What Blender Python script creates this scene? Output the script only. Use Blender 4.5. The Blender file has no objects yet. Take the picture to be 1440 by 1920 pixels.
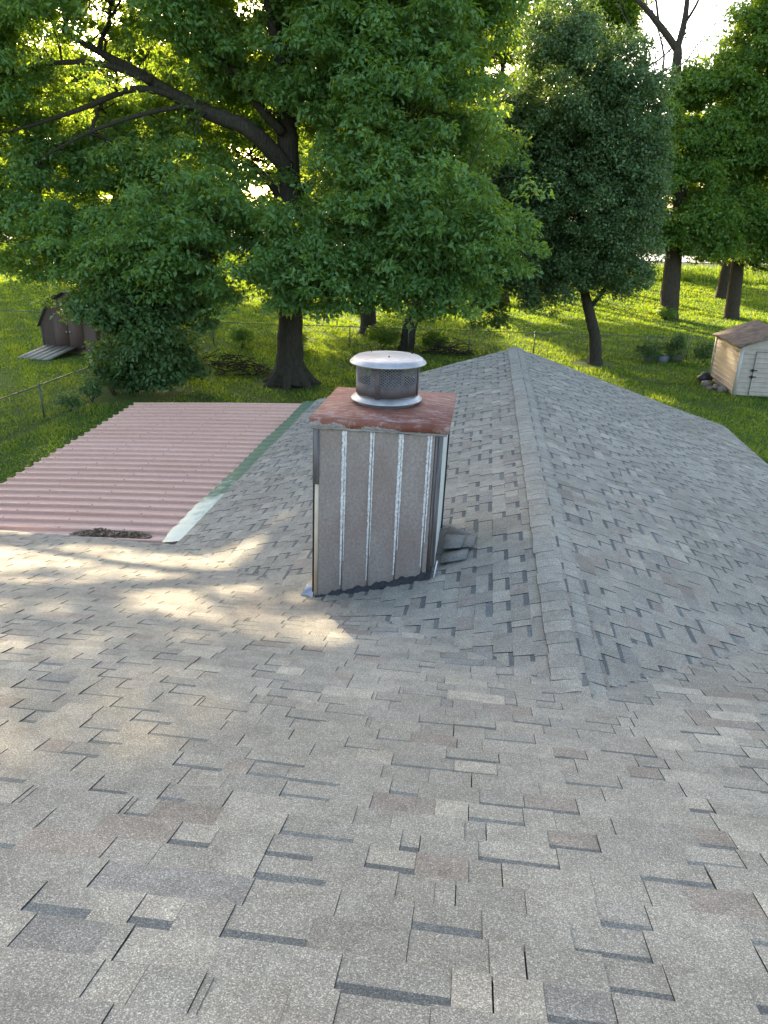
import bpy, math, random
import numpy as np
from mathutils import Matrix, Vector
rng = np.random.default_rng(7)
random.seed(7)
R = math.radians
scene = bpy.context.scene

# ---------------------------------------------------------------- camera, sky, sun, exposure
SUN_AZ, SUN_EL = 24.0, 17.5          # degrees left of +Y, degrees up
cam_d = bpy.data.cameras.new("camera")
cam_d.sensor_fit = 'VERTICAL'; cam_d.sensor_height = 36.0; cam_d.sensor_width = 27.0
cam_d.lens = 26.0; cam_d.clip_start = 0.05; cam_d.clip_end = 3000
cam = bpy.data.objects.new("camera", cam_d); scene.collection.objects.link(cam)
right, up, back = Vector((.990686, .133668, .025953)), Vector((-.073241, .362433, .929128)), Vector((.114788, -.922375, .368847))
cam.matrix_world = Matrix(((right.x, up.x, back.x, 0), (right.y, up.y, back.y, 0), (right.z, up.z, back.z, 6.7), (0, 0, 0, 1)))
scene.camera = cam

world = bpy.data.worlds.new("World"); scene.world = world; world.use_nodes = True
wn = world.node_tree.nodes; wl = world.node_tree.links
sky = wn.new("ShaderNodeTexSky"); sky.sky_type = 'NISHITA'; sky.sun_disc = False
sky.sun_elevation = R(SUN_EL); sky.sun_rotation = R(-SUN_AZ)
sky.air_density = 1.0; sky.dust_density = 2.2; sky.ozone_density = .5
wl.new(sky.outputs[0], wn["Background"].inputs[0]); wn["Background"].inputs[1].default_value = 0.15

sun_d = bpy.data.lights.new("sun", 'SUN'); sun_d.energy = 4.8; sun_d.angle = R(0.5); sun_d.color = (1.0, .83, .56)
sun = bpy.data.objects.new("sun", sun_d); scene.collection.objects.link(sun)
sun_dir = Vector((-math.sin(R(SUN_AZ)) * math.cos(R(SUN_EL)), math.cos(R(SUN_AZ)) * math.cos(R(SUN_EL)), math.sin(R(SUN_EL))))
sun.location = sun_dir * 60; sun.rotation_euler = sun_dir.to_track_quat('Z', 'Y').to_euler()

vs = scene.view_settings
scene.display_settings.display_device = 'sRGB'
vs.view_transform = 'Standard'; vs.look = 'None'; vs.gamma = 1.0; vs.use_curve_mapping = False
vs.exposure = 2.2
scene.render.engine = 'CYCLES'
cy = scene.cycles
cy.max_bounces = 6; cy.diffuse_bounces = 4; cy.glossy_bounces = 3; cy.transmission_bounces = 5; cy.transparent_max_bounces = 4
cy.caustics_reflective = False; cy.caustics_refractive = False
scene.render.use_persistent_data = False

# ---------------------------------------------------------------- helpers
C = scene.collection
SD = np.array(sun_dir)

def tag(o, label=None, cat=None, group=None, kind=None):
    if label: o['label'] = label
    if cat: o['category'] = cat
    if group: o['group'] = group
    if kind: o['kind'] = kind
    return o

def empty(name, loc, label, cat, group=None):
    o = bpy.data.objects.new(name, None); C.objects.link(o); o.location = loc
    o.empty_display_size = .2
    return tag(o, label, cat, group)

def link(name, me, parent=None):
    o = bpy.data.objects.new(name, me); C.objects.link(o)
    if parent is not None:
        o.parent = parent
        if parent.parent is None: o.matrix_parent_inverse = Matrix.Translation(-parent.location)
    return o

def np_mesh(name, verts, quads=None, tris=None, mat=None, fattr=None, fcol=None, smooth=False, parent=None):
    """mesh from numpy arrays; fattr: per-face float 'tint'; fcol: per-face rgb 'tone'."""
    me = bpy.data.meshes.new(name)
    verts = np.asarray(verts, dtype=np.float32)
    nq = 0 if quads is None else len(quads); nt = 0 if tris is None else len(tris)
    me.vertices.add(len(verts)); me.vertices.foreach_set('co', verts.ravel())
    loops = []
    if nq: loops.append(np.asarray(quads, dtype=np.int32).ravel())
    if nt: loops.append(np.asarray(tris, dtype=np.int32).ravel())
    loops = np.concatenate(loops)
    me.loops.add(len(loops)); me.loops.foreach_set('vertex_index', loops)
    me.polygons.add(nq + nt)
    starts = np.concatenate([np.arange(nq) * 4, nq * 4 + np.arange(nt) * 3]).astype(np.int32)
    me.polygons.foreach_set('loop_start', starts)
    if fattr is not None:
        a = me.attributes.new('tint', 'FLOAT', 'FACE'); a.data.foreach_set('value', np.asarray(fattr, dtype=np.float32))
    if fcol is not None:
        a = me.attributes.new('tone', 'FLOAT_COLOR', 'FACE')
        cc = np.ones((nq + nt, 4), dtype=np.float32); cc[:, :3] = fcol; a.data.foreach_set('color', cc.ravel())
    me.update(calc_edges=True)
    if smooth: me.polygons.foreach_set('use_smooth', np.ones(nq + nt, dtype=bool))
    if mat: me.materials.append(mat)
    return link(name, me, parent)

SPLIT = {'corner_trim', 'trim', 'rivet', 'roof_screw', 'latch', 'flaked_paint', 'fascia', 'door_edge', 'frame', 'roof', 'flue_pipe', 'corner_board', 'flue_lid', 'roof_deck', 'side_panel'}
class MB:
    """collects quads / tris into one mesh"""
    def __init__(s): s.v = []; s.q = []; s.t = []; s.n = 0; s.cq = []; s.ct = []
    def add(s, v, q=(), t=(), tone=None):
        v = np.asarray(v, float)
        for f in q: s.q.append([i + s.n for i in f]); s.cq.append(tone)
        for f in t: s.t.append([i + s.n for i in f]); s.ct.append(tone)
        s.v.append(v); s.n += len(v)
    def quad(s, a, b, c, d, tone=None): s.add([a, b, c, d], [(0, 1, 2, 3)], tone=tone)
    def box(s, lo, hi, M=None, tone=None):
        x0, y0, z0 = lo; x1, y1, z1 = hi
        v = np.array([(x0, y0, z0), (x1, y0, z0), (x1, y1, z0), (x0, y1, z0), (x0, y0, z1), (x1, y0, z1), (x1, y1, z1), (x0, y1, z1)], float)
        if M is not None: v = np.array([M @ Vector(p) for p in v])
        s.add(v, [(0, 3, 2, 1), (4, 5, 6, 7), (0, 1, 5, 4), (1, 2, 6, 5), (2, 3, 7, 6), (3, 0, 4, 7)], tone=tone)
    def hexa(s, v, tone=None):
        s.add(v, [(0, 3, 2, 1), (4, 5, 6, 7), (0, 1, 5, 4), (1, 2, 6, 5), (2, 3, 7, 6), (3, 0, 4, 7)], tone=tone)
    def tube(s, pts, rad, n=6, cap=True):
        pts = np.asarray(pts, float); m = len(pts)
        rad = np.broadcast_to(np.asarray(rad, float), (m,))
        tan = np.gradient(pts, axis=0); tan /= np.linalg.norm(tan, axis=1)[:, None] + 1e-9
        ref = np.array([0, 0, 1.]) if abs(tan[0][2]) < .9 else np.array([1., 0, 0])
        vs_ = []
        u = np.cross(tan[0], ref)
        a = np.arange(n) * 2 * math.pi / n
        for i in range(m):
            u = u - tan[i] * (u @ tan[i]); u /= np.linalg.norm(u) + 1e-9
            w = np.cross(tan[i], u)
            vs_.append(pts[i] + rad[i] * (np.cos(a)[:, None] * u + np.sin(a)[:, None] * w))
        q = [(i * n + j, i * n + (j + 1) % n, (i + 1) * n + (j + 1) % n, (i + 1) * n + j) for i in range(m - 1) for j in range(n)]
        t = []
        if cap:
            t = [(0, j + 1, j) for j in range(1, n - 1)] + [((m - 1) * n, (m - 1) * n + j, (m - 1) * n + j + 1) for j in range(1, n - 1)]
        s.add(np.concatenate(vs_), q, t)
    def lathe(s, prof, center, n=48):
        a = np.arange(n) * 2 * math.pi / n; vs_ = []
        for r, z in prof: vs_.append(np.stack([center[0] + r * np.cos(a), center[1] + r * np.sin(a), np.full(n, center[2] + z)], 1))
        m = len(prof)
        s.add(np.concatenate(vs_), [(i * n + j, i * n + (j + 1) % n, (i + 1) * n + (j + 1) % n, (i + 1) * n + j) for i in range(m - 1) for j in range(n)])
    def pieces(s):
        n = s.n; p = list(range(n))
        def find(a):
            while p[a] != a: p[a] = p[p[a]]; a = p[a]
            return a
        for f in s.q + s.t:
            a = find(f[0])
            for i in f[1:]: p[find(i)] = a
        V = np.concatenate(s.v); out = {}
        for kind, fs in (('q', s.q), ('t', s.t)):
            for f in fs: out.setdefault(find(f[0]), {'q': [], 't': []})[kind].append(f)
        for d in out.values():
            ids = sorted({i for f in d['q'] + d['t'] for i in f}); mp = {i: k_ for k_, i in enumerate(ids)}
            m = MB(); m.add(V[ids], [[mp[i] for i in f] for f in d['q']], [[mp[i] for i in f] for f in d['t']]); yield m
    def build(s, name, mat, parent=None, smooth=False, tones=False):
        if name in SPLIT and not tones:
            ps = list(s.pieces())
            if len(ps) > 1: return [MB.build(m, name, mat, parent, smooth) for m in ps][0]
        col = None
        if tones: col = np.array([(c if c is not None else (.2, .2, .2)) for c in s.cq + s.ct])
        return np_mesh(name, np.concatenate(s.v), np.array(s.q) if s.q else None, np.array(s.t) if s.t else None, mat, fcol=col, smooth=smooth, parent=parent)

# ---------------------------------------------------------------- materials
class NT:
    def __init__(s, name):
        s.m = bpy.data.materials.new(name); s.m.use_nodes = True; s.t = s.m.node_tree
        s.b = s.t.nodes["Principled BSDF"]; s.out = s.t.nodes["Material Output"]
    def n(s, typ, **kw):
        x = s.t.nodes.new(typ)
        for k, v in kw.items():
            if k in ('inp',):
                for kk, vv in v.items(): x.inputs[kk].default_value = vv
            else: setattr(x, k, v)
        return x
    def l(s, a, b): s.t.links.new(a, b)
    def coord(s): return s.n("ShaderNodeTexCoord").outputs['Object']
    def noise(s, scale, detail=4, rough=.55, vec=None, stretch=None):
        x = s.n("ShaderNodeTexNoise", inp={'Scale': scale, 'Detail': detail, 'Roughness': rough})
        v = vec or s.coord()
        if stretch:
            mp = s.n("ShaderNodeMapping"); mp.inputs['Scale'].default_value = stretch; s.l(v, mp.inputs[0]); v = mp.outputs[0]
        s.l(v, x.inputs['Vector']); return x.outputs['Fac']
    def ramp(s, fac, stops, interp='LINEAR'):
        r = s.n("ShaderNodeValToRGB"); e = r.color_ramp; e.interpolation = interp
        while len(e.elements) < len(stops): e.elements.new(.5)
        for el, (p, c) in zip(e.elements, stops):
            el.position = p; el.color = (*c, 1) if len(c) == 3 else c
        s.l(fac, r.inputs[0]); return r.outputs[0]
    def mix(s, fac, a, b, mode='MIX'):
        x = s.n("ShaderNodeMix", data_type='RGBA', blend_type=mode)
        for sock, val in ((x.inputs[0], fac), (x.inputs[6], a), (x.inputs[7], b)):
            if isinstance(val, (int, float)): sock.default_value = val
            elif isinstance(val, tuple): sock.default_value = (*val, 1)
            else: s.l(val, sock)
        return x.outputs[2]
    def math(s, op, a, b=0.):
        x = s.n("ShaderNodeMath", operation=op)
        for i, v in enumerate((a, b)):
            if isinstance(v, (int, float)): x.inputs[i].default_value = v
            else: s.l(v, x.inputs[i])
        return x.outputs[0]
    def base(s, c):
        if isinstance(c, tuple): s.b.inputs['Base Color'].default_value = (*c, 1)
        else: s.l(c, s.b.inputs['Base Color'])
    def bump(s, h, strength=.3, dist=.01):
        x = s.n("ShaderNodeBump", inp={'Strength': strength, 'Distance': dist}); s.l(h, x.inputs['Height']); s.l(x.outputs[0], s.b.inputs['Normal'])
    def set(s, rough=.6, metal=0., spec=.5):
        s.b.inputs['Roughness'].default_value = rough; s.b.inputs['Metallic'].default_value = metal; s.b.inputs['Specular IOR Level'].default_value = spec
        return s.m

def g(*c): return tuple(c)

def mat_shingle(name, gain=1.0):
    k = NT(name); co = k.coord()
    tone = k.n("ShaderNodeAttribute", attribute_name='tone', attribute_type='GEOMETRY').outputs['Color']
    v = k.n("ShaderNodeTexVoronoi", inp={'Scale': 330.0}); k.l(co, v.inputs['Vector'])
    sep = k.n("ShaderNodeSeparateColor"); k.l(v.outputs['Color'], sep.inputs[0])
    gr = k.ramp(sep.outputs[0], [(0, (.55, .55, .57)), (.25, (.75, .75, .76)), (.6, (1., 1., 1.)), (.84, (1.2, 1.19, 1.17)), (.95, (1.8, 1.79, 1.74)), (1, (2.1, 2.07, 2.0))])
    c = k.mix(1.0, tone, gr, 'MULTIPLY')
    bl = k.ramp(k.noise(9, 5, .6, co), [(.3, (.86, .85, .84)), (.7, (1.12, 1.12, 1.12))])
    c = k.mix(1.0, c, bl, 'MULTIPLY')
    big = k.ramp(k.noise(.8, 4, .6, co), [(.3, (.86, .85, .83)), (.7, (1.10, 1.10, 1.09))])
    c = k.mix(1.0, c, big, 'MULTIPLY')
    st = k.ramp(k.noise(14, 3, .5, co, (1, 1, 1)), [(.70, (0, 0, 0)), (.76, (1, 1, 1))])
    c = k.mix(k.math('MULTIPLY', st, .12), c, (.5, .5, .48))
    c = k.mix(1.0, c, (1.06, 1.035, .985), 'MULTIPLY')
    k.base(c)
    k.bump(sep.outputs[1], .35, .003)
    return k.set(.92, 0, .25)

def mat_leaf(name, dark, mid, light, trans, tw=.42, rough=.45):
    k = NT(name)
    t = k.n("ShaderNodeAttribute", attribute_name='tint', attribute_type='GEOMETRY').outputs['Fac']
    c = k.ramp(t, [(0, dark), (.55, mid), (1, light)])
    k.base(c); k.set(rough, 0, .3)
    tr = k.n("ShaderNodeBsdfTranslucent"); tc = k.mix(1.0, c, trans, 'MULTIPLY'); k.l(tc, tr.inputs[0])
    ms = k.n("ShaderNodeMixShader"); ms.inputs[0].default_value = tw
    k.l(k.b.outputs[0], ms.inputs[1]); k.l(tr.outputs[0], ms.inputs[2]); k.l(ms.outputs[0], k.out.inputs[0])
    return k.m

def mat_bark(name, a, b, scale=6.0):
    k = NT(name)
    f = k.noise(scale, 6, .7, None, (3.0, 3.0, .45))
    f2 = k.noise(1.1, 3, .5)
    c = k.ramp(f, [(.32, a), (.68, b)])
    c = k.mix(k.math('MULTIPLY', f2, .35), c, (.07, .075, .05))
    k.base(c); k.bump(f, .9, .05); return k.set(.95, 0, .2)

def mat_simple(name, c1, c2, scale=8, rough=.7, metal=0, spec=.4, bump=.15, bd=.004, stretch=None, detail=5):
    k = NT(name); f = k.noise(scale, detail, .6, None, stretch)
    k.base(k.ramp(f, [(.3, c1), (.7, c2)]))
    if bump: k.bump(f, bump, bd)
    return k.set(rough, metal, spec)

M = {}
M['shingle'] = mat_shingle('granule shingle')
M['leaf_oak'] = mat_leaf('oak leaf', (0.080, 0.160, 0.052), (0.136, 0.262, 0.088), (0.215, 0.365, 0.145), (2.6, 1.85, .35), .5)
M['leaf_bush'] = mat_leaf('bush leaf', (0.060, 0.115, 0.040), (0.100, 0.180, 0.064), (0.160, 0.255, 0.100), (2.0, 1.6, .45))
M['leaf_pear'] = mat_leaf('dark leaf', (0.066, 0.115, 0.045), (0.112, 0.182, 0.072), (0.165, 0.250, 0.108), (1.5, 1.4, .55), .35, .4)
M['leaf_elm'] = mat_leaf('elm leaf', (0.085, 0.155, 0.036), (0.138, 0.245, 0.060), (0.205, 0.335, 0.095), (2.3, 1.8, .4), .55)
M['leaf_far'] = mat_leaf('sunlit leaf', (0.053, 0.105, 0.016), (0.095, 0.173, 0.026), (0.147, 0.231, 0.042), (3.0, 2.2, .4), .62)
M['bark'] = mat_bark('oak bark', (.016, .012, .010), (.07, .055, .044))
M['bark_brown'] = mat_bark('brown bark', (.02, .014, .010), (.085, .060, .043))
M['bark_dead'] = mat_bark('dead bark', (.03, .026, .024), (.12, .11, .10))

# ---------------------------------------------------------------- ground
def ground_z(y):
    return np.interp(y, [-400, 68, 78, 85, 105, 115, 130, 200, 900], [0, 0, .35, .85, 2.4, 2.9, 3.8, 7.6, 20])

def mat_ground():
    k = NT('lawn soil and grass'); co = k.coord()
    f = k.noise(.35, 6, .6, co); f2 = k.noise(6, 6, .7, co); f3 = k.noise(40, 3, .7, co)
    c = k.ramp(f2, [(.25, (.035, .062, .011)), (.5, (.058, .098, .016)), (.75, (.09, .135, .025))])
    c = k.mix(k.ramp(f, [(.42, (0, 0, 0)), (.7, (.6, .6, .6))]), c, (.10, .115, .030))
    d = k.ramp(k.noise(.9, 5, .65, co), [(.62, (0, 0, 0)), (.74, (1, 1, 1))])
    c = k.mix(k.math('MULTIPLY', d, .45), c, (.085, .068, .042))
    c = k.mix(1., c, k.ramp(f3, [(.3, (.6, .6, .6)), (.7, (1.3, 1.3, 1.3))]), 'MULTIPLY')
    k.base(c); k.bump(f3, .6, .05); return k.set(.95, 0, .15)
M['ground'] = mat_ground()
ys = np.concatenate([np.linspace(-300, 60, 25), np.linspace(64, 140, 39), np.linspace(150, 900, 26)])
xs = np.linspace(-700, 700, 57)
gx, gy = np.meshgrid(xs, ys)
gv = np.stack([gx.ravel(), gy.ravel(), ground_z(gy.ravel())], 1)
nx = len(xs)
gq = np.array([(j * nx + i, j * nx + i + 1, (j + 1) * nx + i + 1, (j + 1) * nx + i) for j in range(len(ys) - 1) for i in range(nx - 1)])
tag(np_mesh('ground', gv, gq, None, M['ground'], smooth=True), kind='structure')

# grass blades over the part of the lawn that is near enough to show them
k = NT('grass blade')
t = k.n("ShaderNodeAttribute", attribute_name='tint', attribute_type='GEOMETRY').outputs['Fac']
gc = k.ramp(t, [(0, (.045, .098, .020)), (.5, (.090, .170, .032)), (1, (.165, .235, .052))])
k.base(gc); k.set(.6, 0, .3)
tr = k.n("ShaderNodeBsdfTranslucent"); k.l(k.mix(1., gc, (2.5, 1.95, .42), 'MULTIPLY'), tr.inputs[0])
ms = k.n("ShaderNodeMixShader"); ms.inputs[0].default_value = .5
k.l(k.b.outputs[0], ms.inputs[1]); k.l(tr.outputs[0], ms.inputs[2]); k.l(ms.outputs[0], k.out.inputs[0])
M['grass'] = k.m
def grass():
    N = 520000
    y = 17 + (100 - 17) * rng.random(N) ** 1.15
    x = (rng.random(N) - .5) * 2 * (4 + y * .62) - .09 * y
    keep = ~((x > -8.8) & (x < 5.8) & (y < 17.4))
    x, y = x[keep], y[keep]
    patch = np.sin(x * 1.1 + np.sin(y * .7) * 2) * np.sin(y * .9 + np.sin(x * .6) * 2) + .5 * np.sin(x * 3.1 + y * 2.3)
    keep = rng.random(len(x)) < .75 + .25 * patch
    x, y, patch = x[keep], y[keep], patch[keep]
    # bare soil under the fence line and the trees
    bare = (np.abs(x + 14.4) < .2 * (.4 + rng.random(len(x)))) & (y < 40)
    for bx, by, br in ((5.8, 39.5, 1.3), (-8, 30.7, 1.5), (-13.6, 27.5, 2.2), (11.0, 34.5, 1.3), (-20.3, 34.2, 1.2)): bare |= (x - bx) ** 2 + (y - by) ** 2 < br ** 2 * (.6 + .6 * rng.random(len(x)))
    x, y, patch = x[~bare], y[~bare], patch[~bare]
    n = len(x); s = .55 + y / 42.0
    h = (.05 + .05 * rng.random(n)) * s * (1 + .3 * patch); w = (.016 + .014 * rng.random(n)) * s
    tall = (y > 88) & (y < 98); h[tall] *= 3
    a = rng.random(n) * 2 * math.pi; l = h * (.3 + .5 * rng.random(n)); b = rng.random(n) * 2 * math.pi
    z = ground_z(y)
    v = np.empty((n, 3, 3), np.float32)
    v[:, 0] = np.stack([x - w * np.cos(a), y - w * np.sin(a), z], 1); v[:, 1] = np.stack([x + w * np.cos(a), y + w * np.sin(a), z], 1)
    v[:, 2] = np.stack([x + l * np.cos(b), y + l * np.sin(b), z + h], 1)
    tint = np.clip(.45 + .22 * patch + .25 * rng.standard_normal(n), 0, 1)
    o = np_mesh('lawn_grass', v.reshape(-1, 3), None, np.arange(3 * n).reshape(n, 3), M['grass'], fattr=tint)
    tag(o, 'green lawn grass growing across the back yard behind the house', 'grass', kind='stuff')
grass()

# road beyond the yard, light concrete
M['road'] = mat_simple('pale concrete road', (.42, .41, .38), (.52, .5, .47), 3, .9)
rb = MB()
for x0 in np.arange(-120, 160, 10):
    v = [(x0, 105, ground_z(105) + .06), (x0 + 10, 105, ground_z(105) + .06), (x0 + 10, 115, ground_z(115) + .06), (x0, 115, ground_z(115) + .06)]
    rb.quad(*v)
tag(rb.build('road', M['road']), kind='structure')

# ---------------------------------------------------------------- roof geometry
XR, ZR, SW = .75, 4.05, .319            # wing ridge and its slope
YE, ZE, SM = 8.72, 2.5, .319            # main eave and its slope
XL, XRT = -3.85, 5.58                   # wing eaves
YG = 17.25                              # far gable
def z_main(x, y): return ZE + SM * (YE - y)
def z_wing(x, y): return ZR - SW * np.abs(x - XR)
def wobble(x, y): return .010 * np.sin(x * 1.3 + 1.1 * np.sin(y * .7)) * np.sin(y * 1.1 + .6) + .005 * np.sin(3.1 * x + 2 * y)
def valley(x, y):
    a, b = z_main(x, y), z_wing(x, y); kk = .13
    h = np.clip(kk - np.abs(a - b), 0, None) / kk
    return h * h * kk / 4 * ((x > XL - .3) & (x < XRT + .3))

PAL = [((.240, .227, .199), 42), ((.228, .217, .192), 28), ((.252, .238, .207), 16), ((.292, .273, .234), 6), ((.214, .190, .166), 7), ((.204, .197, .184), 3)]
PW = np.array([p[1] for p in PAL], float); PW /= PW.sum(); PC = np.array([p[0] for p in PAL])
def pick_tone():
    return PC[rng.choice(len(PAL), p=PW)] * (1 + .045 * rng.standard_normal())
BAND = np.array((.092, .100, .102)); EDGE = np.array((.04, .04, .043))

def shingles(name, P, course_n, u0, u1, parent, keep, e=.143):
    """P(u, v, h) -> xyz for a point u along the course, v up the slope, h above the deck"""
    mb = MB()
    def strip(ua, ub, va, vb, ha, hb, tone, edge=True, butt=.004):
        a, b, c, d = P(ua, va, ha), P(ub, va, ha), P(ub, vb, hb), P(ua, vb, hb)
        mb.quad(a, b, c, d, tone)
        if edge:
            mb.quad(P(ua, va, ha - butt), P(ub, va, ha - butt), b, a, EDGE)
            mb.quad(a, d, P(ua, vb, hb - butt), P(ua, va, ha - butt), EDGE)
            mb.quad(b, P(ub, va, ha - butt), P(ub, vb, hb - butt), c, EDGE)
    for i in range(course_n):
        va, vb = i * e, (i + 1) * e
        jv = .002 * rng.standard_normal()
        u = u0 - rng.random() * .5
        lift0 = 0
        while u < u1:
            # a shingle strip about one metre long: raised tabs alternate with the lower layer
            end = u + .985
            w = u
            tooth = rng.random() < .5
            while w < end - .02:
                wid = (rng.choice([.12, .17, .22, .27, .33], p=[.10, .20, .30, .26, .14]) if tooth else rng.choice([.11, .16, .21, .26], p=[.14, .30, .36, .20])) * (1 + .08 * rng.standard_normal())
                wid = max(.06, wid)
                if end - (w + wid) < .06: wid = end - w
                if w >= u1 - .004: break
                wid = min(wid, u1 - w)
                um, vm = w + wid / 2, (va + vb) / 2
                if keep(um, vm):
                    tone = pick_tone()
                    dv = jv + .0012 * rng.standard_normal(); lf = max(0, .0016 * rng.standard_normal())
                    if tooth:
                        two = wid > .2 and rng.random() < .25
                        strip(w + .0015, w + wid - .0015, va + dv - .002, vb + .022, .0112 + lf, .0058, tone, True, .0042)
                        if rng.random() < .06:   # a nick or loose sliver beside the tab
                            strip(w + wid + .006, w + wid + .022, va + dv + .01, vb, .0108, .0058, tone * .9, True, .004)
                    else:
                        bw = .042 + .006 * rng.standard_normal() if rng.random() < .68 else .006
                        strip(w, w + wid, va + dv, vb - bw, .0085, .0035, tone * .97, True, .004)
                        mb.quad(P(w, vb - bw, .0035), P(w + wid, vb - bw, .0035), P(w + wid, vb + .022, .0022), P(w, vb + .022, .0022), BAND * (1 + .5 * rng.random() ** 2))
                w += wid; tooth = not tooth
            u = end + .002
    return mb.build(name, M['shingle'], parent, tones=True)

house = empty('house', (0, 8, 0), 'single storey house with grey shingle roof, rear wing and old metal chimney', 'house')

cm = 1 / math.sqrt(1 + SM ** 2)
def P_main(u, v, h):
    x, y = u, YE + .03 - v * cm
    return (x + h * 0, y + h * SM * cm, z_main(x, y) + wobble(x, y) + valley(x, y) + h * cm)
def keep_main(u, v):
    x, y = u, YE - v * cm
    if XL < x < XRT and z_wing(x, y) > z_main(x, y) + .09 and y > 3: return False
    return y > -1.6 and abs(x) < 4.5 + .9 * max(0, y)
shingles('roof_slope', P_main, 75, -9.5, 9.5, house, keep_main)
def P_left(u, v, h):
    x, y = XL + v * cm, u
    return (x - h * SW * cm, y, ZR - SW * (XR - x) + wobble(x, y) + valley(x, y) + h * cm)
def P_right(u, v, h):
    x, y = XRT - v * cm, u
    return (x + h * SW * cm, y, ZR - SW * (x - XR) + wobble(x, y) + valley(x, y) + h * cm)
def kp_left(u, v):
    x, y = XL + v * cm, u
    return z_wing(x, y) > z_main(x, y) - .05 and x < XR and not (-1.38 < x < -.3 and 6.05 < y < 7.15)
def kp_right(u, v):
    x, y = XRT - v * cm, u
    return z_wing(x, y) > z_main(x, y) - .05 and x > XR
shingles('roof_slope', P_left, 36, 3.0, YG, house, kp_left)
shingles('roof_slope', P_right, 36, 3.0, YG, house, kp_right)

# ridge caps, bent over the wing ridge and lapped towards the far gable
mb = MB()
y = YG - .02
first = True
i = 0
while y > 3.55:
    tone = np.array((.252, .243, .216)) * (1 + .05 * rng.standard_normal())
    w = .165 + .003 * rng.standard_normal(); xo = XR + .004 * rng.standard_normal()
    L = .165
    prof = [(-w, 0), (-w * .55, 0), (-w * .2, 0), (0, 0), (w * .2, 0), (w * .55, 0), (w, 0)]
    rows = []
    for yy, hh in ((y + .03, .018), (y - L, .021)):
        row = []
        for dx, _ in prof:
            z = ZR - SW * abs(dx) + .012 - .03 * math.exp(-(dx / .05) ** 2) * .35
            row.append((xo + dx, yy, z + hh + wobble(xo + dx, yy) + .5 * float(valley(np.float64(xo + dx), np.float64(yy)))))
        rows.append(row)
    for j in range(6): mb.quad(rows[1][j], rows[1][j + 1], rows[0][j + 1], rows[0][j], tone)
    for j in (0, 5):
        pass
    for side in (0, 6):
        a, b = rows[1][side], rows[0][side]
        mb.quad(a, b, (b[0], b[1], b[2] - .012), (a[0], a[1], a[2] - .012), EDGE)
    for j in range(6):
        a, b = rows[1][j], rows[1][j + 1]
        mb.quad(a, b, (b[0], b[1], b[2] - .003), (a[0], a[1], a[2] - .003), tone * .8)
    y -= .148; i += 1
mb.build('ridge_cap', M['shingle'], house, tones=True, smooth=False)

# roof decks under the shingles, the unseen back slope, walls and trim
M['deck'] = mat_simple('roof deck felt', (.05, .05, .055), (.08, .08, .085), 20, .95)
mb = MB()
def zz(x, y, d): return (x, y, z_main(x, y) - d)
mb.hexa([zz(-9.5, YE, .16), zz(9.5, YE, .16), zz(9.5, -1.6, .16), zz(-9.5, -1.6, .16), zz(-9.5, YE, .03), zz(9.5, YE, .03), zz(9.5, -1.6, .03), zz(-9.5, -1.6, .03)])
zt = z_main(0, -1.6)
mb.hexa([(-9.5, -1.6, zt - .16), (9.5, -1.6, zt - .16), (9.5, -11.4, 2.4), (-9.5, -11.4, 2.4), (-9.5, -1.6, zt - .03), (9.5, -1.6, zt - .03), (9.5, -11.4, 2.55), (-9.5, -11.4, 2.55)])
for (xa, xb) in ((XL, XR), (XRT, XR)):
    v = [(xa, 3.2, z_wing(xa, 0) - .16), (xb, 3.2, ZR - .16), (xb, YG - .02, ZR - .16), (xa, YG - .02, z_wing(xa, 0) - .16)]
    mb.hexa(v + [(p[0], p[1], p[2] + .13) for p in v])
mb.build('roof_deck', M['deck'], house)
M['wall'] = mat_simple('tan brick wall', (.22, .15, .11), (.33, .24, .18), 9, .9)
mb = MB(); mb.box((-9, -10.9, 0), (9, 8.2, 2.36)); mb.box((-3.55, 8.25, 0), (5.05, 16.9, 2.34))
mb.add([(-3.55, 16.9, 2.34), (5.05, 16.9, 2.34), (XR, 16.9, 3.8), (-3.55, 16.75, 2.34), (5.05, 16.75, 2.34), (XR, 16.75, 3.8)], [(0, 3, 5, 2), (1, 2, 5, 4), (0, 1, 4, 3)], [(0, 2, 1), (3, 4, 5)])
mb.build('wall', M['wall'], house)
M['fascia'] = mat_simple('white painted trim', (.6, .59, .56), (.72, .71, .68), 5, .6)
mb = MB(); mb.box((-9.5, YE - .004, 2.32), (XL - .03, YE + .02, 2.47)); mb.box((XRT + .03, YE - .004, 2.32), (9.5, YE + .02, 2.47))
mb.box((XRT - .004, YE, 2.32), (XRT + .02, YG, 2.47)); mb.box((XL - .02, YE, 2.30), (XL + .004, YG, 2.44))
for (xa, xb) in ((XL, XR), (XRT, XR)):
    mb.hexa([(xa, YG, z_wing(xa, 0) - .17), (xb, YG, ZR - .17), (xb, YG + .025, ZR - .17), (xa, YG + .025, z_wing(xa, 0) - .17), (xa, YG, z_wing(xa, 0) - .01), (xb, YG, ZR - .01), (xb, YG + .025, ZR - .01), (xa, YG + .025, z_wing(xa, 0) - .01)])
mb.build('fascia', M['fascia'], house)

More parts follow.
